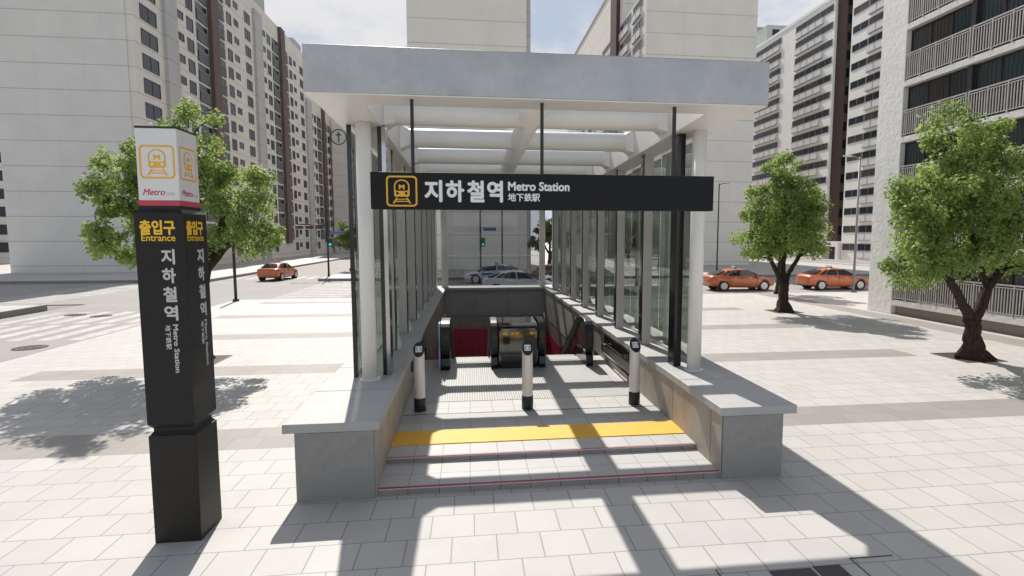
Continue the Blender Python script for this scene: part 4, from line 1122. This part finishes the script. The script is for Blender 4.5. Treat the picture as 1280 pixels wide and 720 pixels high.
# --- strip-windowed facades facing -X (two slabs on the right)
def strip_facade(root, X, groups, z0, n, h, rg, top):
    ws = WinSet(root)
    npar = 0; far = MB()
    for k in range(n):
        zb2 = z0 + h*k
        for kind, y0, y1, p0, p1 in groups:
            m = max(1, round((y1-y0)/1.5)); w = (y1-y0)/m
            ny = max(1, round((y1-y0)/3)); wy = (y1-y0)/ny
            for j in range(ny): ws.add('window','X',X,y0+wy*j+.05,y0+wy*(j+1)-.05,zb2+1.17,zb2+1.98,-1,pick(rg,(4,4,4)),'frame_grey',max(0, round(wy/1.2)-1))
            if p1 > p0:
                npar += 1
                q = MB() if npar <= 96 else far
                q.box(X-.22, X-.004, p0, p1, zb2+.18, zb2+1.06, 0); q.box(X-.235, X-.005, p0-.02, p1+.02, zb2+.12, zb2+.179, 1)  # the lower grey strip draws the shadow line under the panel
                q.box(X-.245, X-.005, p0-.02, p1+.02, zb2+1.061, zb2+1.11, 1)
                nn = max(1, round((p1-p0)/1.8))
                for j in range(1, nn): q.box(X-.24, X-.221, p0+(p1-p0)*j/nn-.03, p0+(p1-p0)*j/nn+.03, zb2+.18, zb2+1.06, 1)
                if npar <= 96: q.build('balcony_parapet', [M['parapet'], M['frame_grey']], root, fix=False)
    if far.v: struct(far.build('parapet_rows', [M['parapet'], M['frame_grey']], root, fix=False), 'stuff')
    ws.finish(PANES)
bc = bld('apartment_slab', 'beige apartment slab right of centre with blank end wall and strip windows up its left side', (27, 64, 0))
b = MB(); b.box(20.2, 33.65, 64, 74, 0, 31.8); b.box(20.2, 33.65, 74, 116, 0, 38.2); b.build('wall', M['mid_wall2'], bc)
b = MB(); b.box(20.1, 33.75, 73.9, 116.1, 38.201, 38.6); b.build('roof', M['roof'], bc)
b = MB(); b.box(19.7, 20.197, 75.6, 78.8, 0, 39.0); b.build('stair_strip', M['brown'], bc)
strip_facade(bc, 20.2, [('g',65.4,69.2,66,69.2),('g',70.2,75.2,71.2,75.2),('g',79.2,85.5,79.6,84.5),('g',88.4,95.5,90,95.5),('g',98.5,105.5,99,104.5)], 3.0, 12, 2.4, random.Random(2), 38)
br_ = bld('apartment_tower', 'white apartment tower with lilac balcony panels and dark brown recess on the right', (56, 75, 0))
b = MB(); b.box(50, 62, 56, 70.1, 0, 36.2); b.build('wall', M['right_wall'], br_)
b = MB(); b.box(50, 62, 73.65, 116, 0, 36.2); b.build('wall', M['right_wall'], br_)
b = MB(); b.box(51.4, 61.9, 70.103, 73.647, 0, 36.2); b.build('stair_recess', M['brown'], br_)
b = MB(); b.box(50.35, 51.39, 71.6, 73.64, 2.9, 36.2); b.build('stair_recess', M['brown'], br_)
b = MB(); b.box(49.6, 51.3, 70.2, 73.6, 0, 2.85); b.build('entrance_porch', M['right_wall'], br_)
b = MB(); b.box(49.57, 49.598, 70.8, 71.9, .1, 2.1); b.build('door', M['win_dark'], br_)
b = MB(); b.box(49.57, 49.598, 71.95, 73.4, .1, 2.2); b.build('porch_panel', M['plinth'], br_)
b = MB(); text(b, '5 6', lambda u, v, l=1: (49.59, 73.2-u, v), .0, 1.5, 2.3, 2.75, 0, .03); b.build('block_number', M['frame_dark'], br_, fix=False)
b = MB(); b.box(49.9, 62.1, 55.9, 116.1, 36.201, 36.6); b.build('roof', M['right_wall'], br_)
for y0, y1, zt in ((99, 110, 41.5), (94.5, 98.9, 40.2)):
    b = MB(); b.box(51.5, 60, y0, y1, 36.601, zt); pr = b.build('plant_room', M['penthouse'], br_)
b = MB(); b.box(52.5, 53.8, 98.9-4.42, 98.9-4.405, 38.4, 39.5); b.build('plant_room_opening', M['win_dark'], br_)
strip_facade(br_, 50, [('g',87.0,95.0,87.5,94.6),('g',96.2,104,96.8,103.5),('g',74.0,83.0,76.2,82.9),('g',66.9,69.8,0,0),('g',64.1,66.8,64.1,66.8),('g',58,63.4,58.4,63.2)], .55, 15, 2.35, random.Random(6), 36)
ws = WinSet(br_)
for k in range(1, 15): ws.add('window','Y',73.6-2.001,50.5,51.2,.55+2.35*k+.9,.55+2.35*k+2.05,-1,'win_dark','frame_dark',0)
ws.finish(PANES)
# steps and low walls in front of it
for k, (x, hgt) in enumerate(((45.0,.25),(47.0,.5))):
    tag(MB().box(x, x+.3, 50, 110, 0, hgt).build('low_wall', M['slab']), ('long low white kerb wall on the lawn side of the white tower', 'long low white wall nearest the foot of the white tower')[k], 'low wall')

# --- near balconied building on the right
XN = 18.5; NB = 8; HS = 2.35; BAY = 3.2; NBAY = 4
bn = bld('balcony_building', 'near white rough-rendered building with railed balconies at the right edge', (25, 16, 0))
b = MB(); b.box(XN, 33, 22.38, 23.85, 0, 19.7); b.build('pier_wall', M['stucco'], bn, bevel=.02)
b = MB(); b.box(XN+1.2, 32.9, 22.377-NBAY*BAY, 22.377, 0, 19.4); b.build('core_wall', M['plinth'], bn)
b = MB(); b.box(XN, 33, 4.0, 22.374-NBAY*BAY, 0, 19.7); b.build('pier_wall', M['stucco'], bn, bevel=.02)
b = MB(); b.box(XN+.22, XN+1.19, 22.376-NBAY*BAY, 22.376, 0, .40); b.build('plinth', M['plinth'], bn)
for k in range(NB+1):
    b = MB(); b.box(XN-.03, XN+1.195, 22.376-NBAY*BAY, 22.372, .41+HS*k, .66+HS*k); b.build('floor_slab', M['slab'], bn, bevel=.01)
b = MB(); b.box(XN-.05, 33.05, 3.9, 23.95, 19.705, 20.1); b.build('roof', M['slab'], bn)
rail0 = None
rg = random.Random(12)
for k in range(NB):
    zf = .66 + HS*k
    for j in range(NBAY):
        y1 = 22.37 - BAY*j; y0 = y1 - BAY
        if rail0 is None:
            b = MB(); xr = XN - .02
            q0, q1 = y0+.06, y1-.06
            for zz7, w in ((1.10,.05),(1.0,.03),(.10,.03)): b.box(xr-.02, xr+.02, q0, q1, zf+zz7-w, zf+zz7)
            n = 28
            for i in range(n+1):
                y = q0 + (q1-q0)*i/n
                if i % 7 == 0: b.box(xr-.025, xr+.025, y-.022, y+.022, zf, zf+1.10)
                else: b.box(xr-.012, xr+.012, y-.019, y+.019, zf+.10, zf+1.0)
            for i in range(0, n, 2):
                if i % 7 == 6: continue
                y = q0 + (q1-q0)*(i+.5)/n
            rail0 = b.build('balcony_railing', M['rail'], bn); 
        else:
            r2 = rail0.copy(); COL.objects.link(r2); r2.parent = bn
            r2.location = rail0.location + Vector((0, -BAY*j, HS*k))
        b = MB(); b.box(XN+.10, XN+.30, y0+.001, y0+.19, zf, zf+2.09); b.build('bay_post', M['frame_dark'], bn)
        for w in range(3):
            a = y0 + .191 + w*1.003; c = a + .995
            pane = rg.choice(['cur_brown','cur_brown','cur_grey','cur_grey','cur_teal'])
            b = MB(); xg = XN + .26
            b.box(xg, xg+.03, a+.04, c-.04, zf+.06, zf+2.05, 1)
            for u0, u1, za, zb2 in ((a,c,zf,zf+.06),(a,c,zf+2.05,zf+2.095),(a,a+.04,zf+.06,zf+2.05),(c-.04,c,zf+.06,zf+2.05)): b.box(xg-.04, xg+.03, u0, u1, za, zb2, 0)
            b.build('window', [M['frame_dark'], M[pane]], bn, fix=False)

# ================================================================ LIGHT, SKY, CAMERA
sun_dir = Vector((-.145, .945, 1.0)).normalized()
sl = bpy.data.lights.new('sun', 'SUN'); sl.energy = SUN_E; sl.angle = R(.5); sl.color = (1, .945, .875)
so = bpy.data.objects.new('sun', sl); COL.objects.link(so); so.rotation_euler = sun_dir.to_track_quat('Z', 'Y').to_euler()
so.location = (0, 0, 60)
w = bpy.data.worlds.new('World'); scene.world = w; w.use_nodes = True
nt = w.node_tree; nt.nodes.clear()
def N(ty, **k):
    nd = nt.nodes.new(ty)
    for a, v in k.items(): setattr(nd, a, v)
    return nd
sky = N('ShaderNodeTexSky', sky_type='NISHITA'); sky.sun_disc = False
sky.sun_elevation = math.asin(sun_dir.z); sky.sun_rotation = math.atan2(sun_dir.x, sun_dir.y)
sky.air_density = 1; sky.dust_density = 1.0; sky.ozone_density = 1
tc = N('ShaderNodeTexCoord'); mp = N('ShaderNodeMapping'); mp.inputs['Scale'].default_value = (1, 1, 2.2); mp.inputs['Location'].default_value = CLOUD_LOC
nt.links.new(tc.outputs['Generated'], mp.inputs[0])
nz = N('ShaderNodeTexNoise'); nz.inputs['Scale'].default_value = 3.2; nz.inputs['Detail'].default_value = 8; nz.inputs['Roughness'].default_value = .58
nt.links.new(mp.outputs[0], nz.inputs['Vector'])
mr = N('ShaderNodeMapRange', interpolation_type='SMOOTHSTEP'); mr.inputs[1].default_value = .36; mr.inputs[2].default_value = .56
nt.links.new(nz.outputs['Fac'], mr.inputs[0])
nz2 = N('ShaderNodeTexNoise'); nz2.inputs['Scale'].default_value = 5; nz2.inputs['Detail'].default_value = 6
nt.links.new(mp.outputs[0], nz2.inputs['Vector'])
cc = N('ShaderNodeMix', data_type='RGBA'); cc.inputs[6].default_value = (*sc((.90,.91,.96), CLOUD_V*.9), 1); cc.inputs[7].default_value = (*sc((1.0,.99,.985), CLOUD_V), 1)
nt.links.new(nz2.outputs['Fac'], cc.inputs[0])
# the clouds form a bank over the northern (+Y) horizon; its unseen leftward reach and the clear sky overhead and behind are shaped for the fill light
sx = N('ShaderNodeSeparateXYZ'); nt.links.new(tc.outputs['Generated'], sx.inputs[0])
def rng(sock, a, b):
    q = N('ShaderNodeMapRange', interpolation_type='SMOOTHSTEP'); q.inputs[1].default_value = a; q.inputs[2].default_value = b
    nt.links.new(sock, q.inputs[0]); return q.outputs[0]
def mul(a, b):
    q = N('ShaderNodeMath', operation='MULTIPLY'); nt.links.new(a, q.inputs[0]); nt.links.new(b, q.inputs[1]); return q.outputs[0]
dt = N('ShaderNodeVectorMath', operation='DOT_PRODUCT'); dt.inputs[1].default_value = (-.30, .954, 0); nt.links.new(tc.outputs['Generated'], dt.inputs[0])
cmask = mul(rng(dt.outputs['Value'], -.25, .35), rng(sx.outputs[2], .66, .42))
blue = N('ShaderNodeMix', data_type='RGBA'); blue.inputs[6].default_value = (*sc((.66,.76,.93), CLOUD_V*.86), 1)
nt.links.new(mr.outputs[0], blue.inputs[0]); nt.links.new(cc.outputs[2], blue.inputs[7])
mx = N('ShaderNodeMix', data_type='RGBA'); hs = N('ShaderNodeHueSaturation'); hs.inputs['Saturation'].default_value = .42; nt.links.new(sky.outputs[0], hs.inputs['Color'])
nt.links.new(cmask, mx.inputs[0]); nt.links.new(hs.outputs[0], mx.inputs[6]); nt.links.new(blue.outputs[2], mx.inputs[7])
bg = N('ShaderNodeBackground'); bg.inputs[1].default_value = SKY_K; nt.links.new(mx.outputs[2], bg.inputs[0])
ow = N('ShaderNodeOutputWorld'); nt.links.new(bg.outputs[0], ow.inputs[0])
scene.view_settings.view_transform = 'Standard'; scene.view_settings.look = 'None'; scene.view_settings.gamma = 1
scene.view_settings.use_curve_mapping = False; scene.view_settings.exposure = EXPO
cam = bpy.data.cameras.new('camera'); co = bpy.data.objects.new('camera', cam); COL.objects.link(co)
cam.sensor_width = 36; cam.lens = 692/1280*36; cam.shift_x = -(673.1-640)/1280; cam.clip_end = 4000; cam.clip_start = .1
co.location = (0, 0, 3.4); co.rotation_euler = (R(90-5.229), 0, R(-6.905))
scene.camera = co
scene.cycles.max_bounces = 8; scene.cycles.transparent_max_bounces = 24; scene.cycles.glossy_bounces = 4
scene.cycles.use_denoising = True; scene.cycles.caustics_reflective = False; scene.cycles.caustics_refractive = False
scene.cycles.sample_clamp_indirect = 6
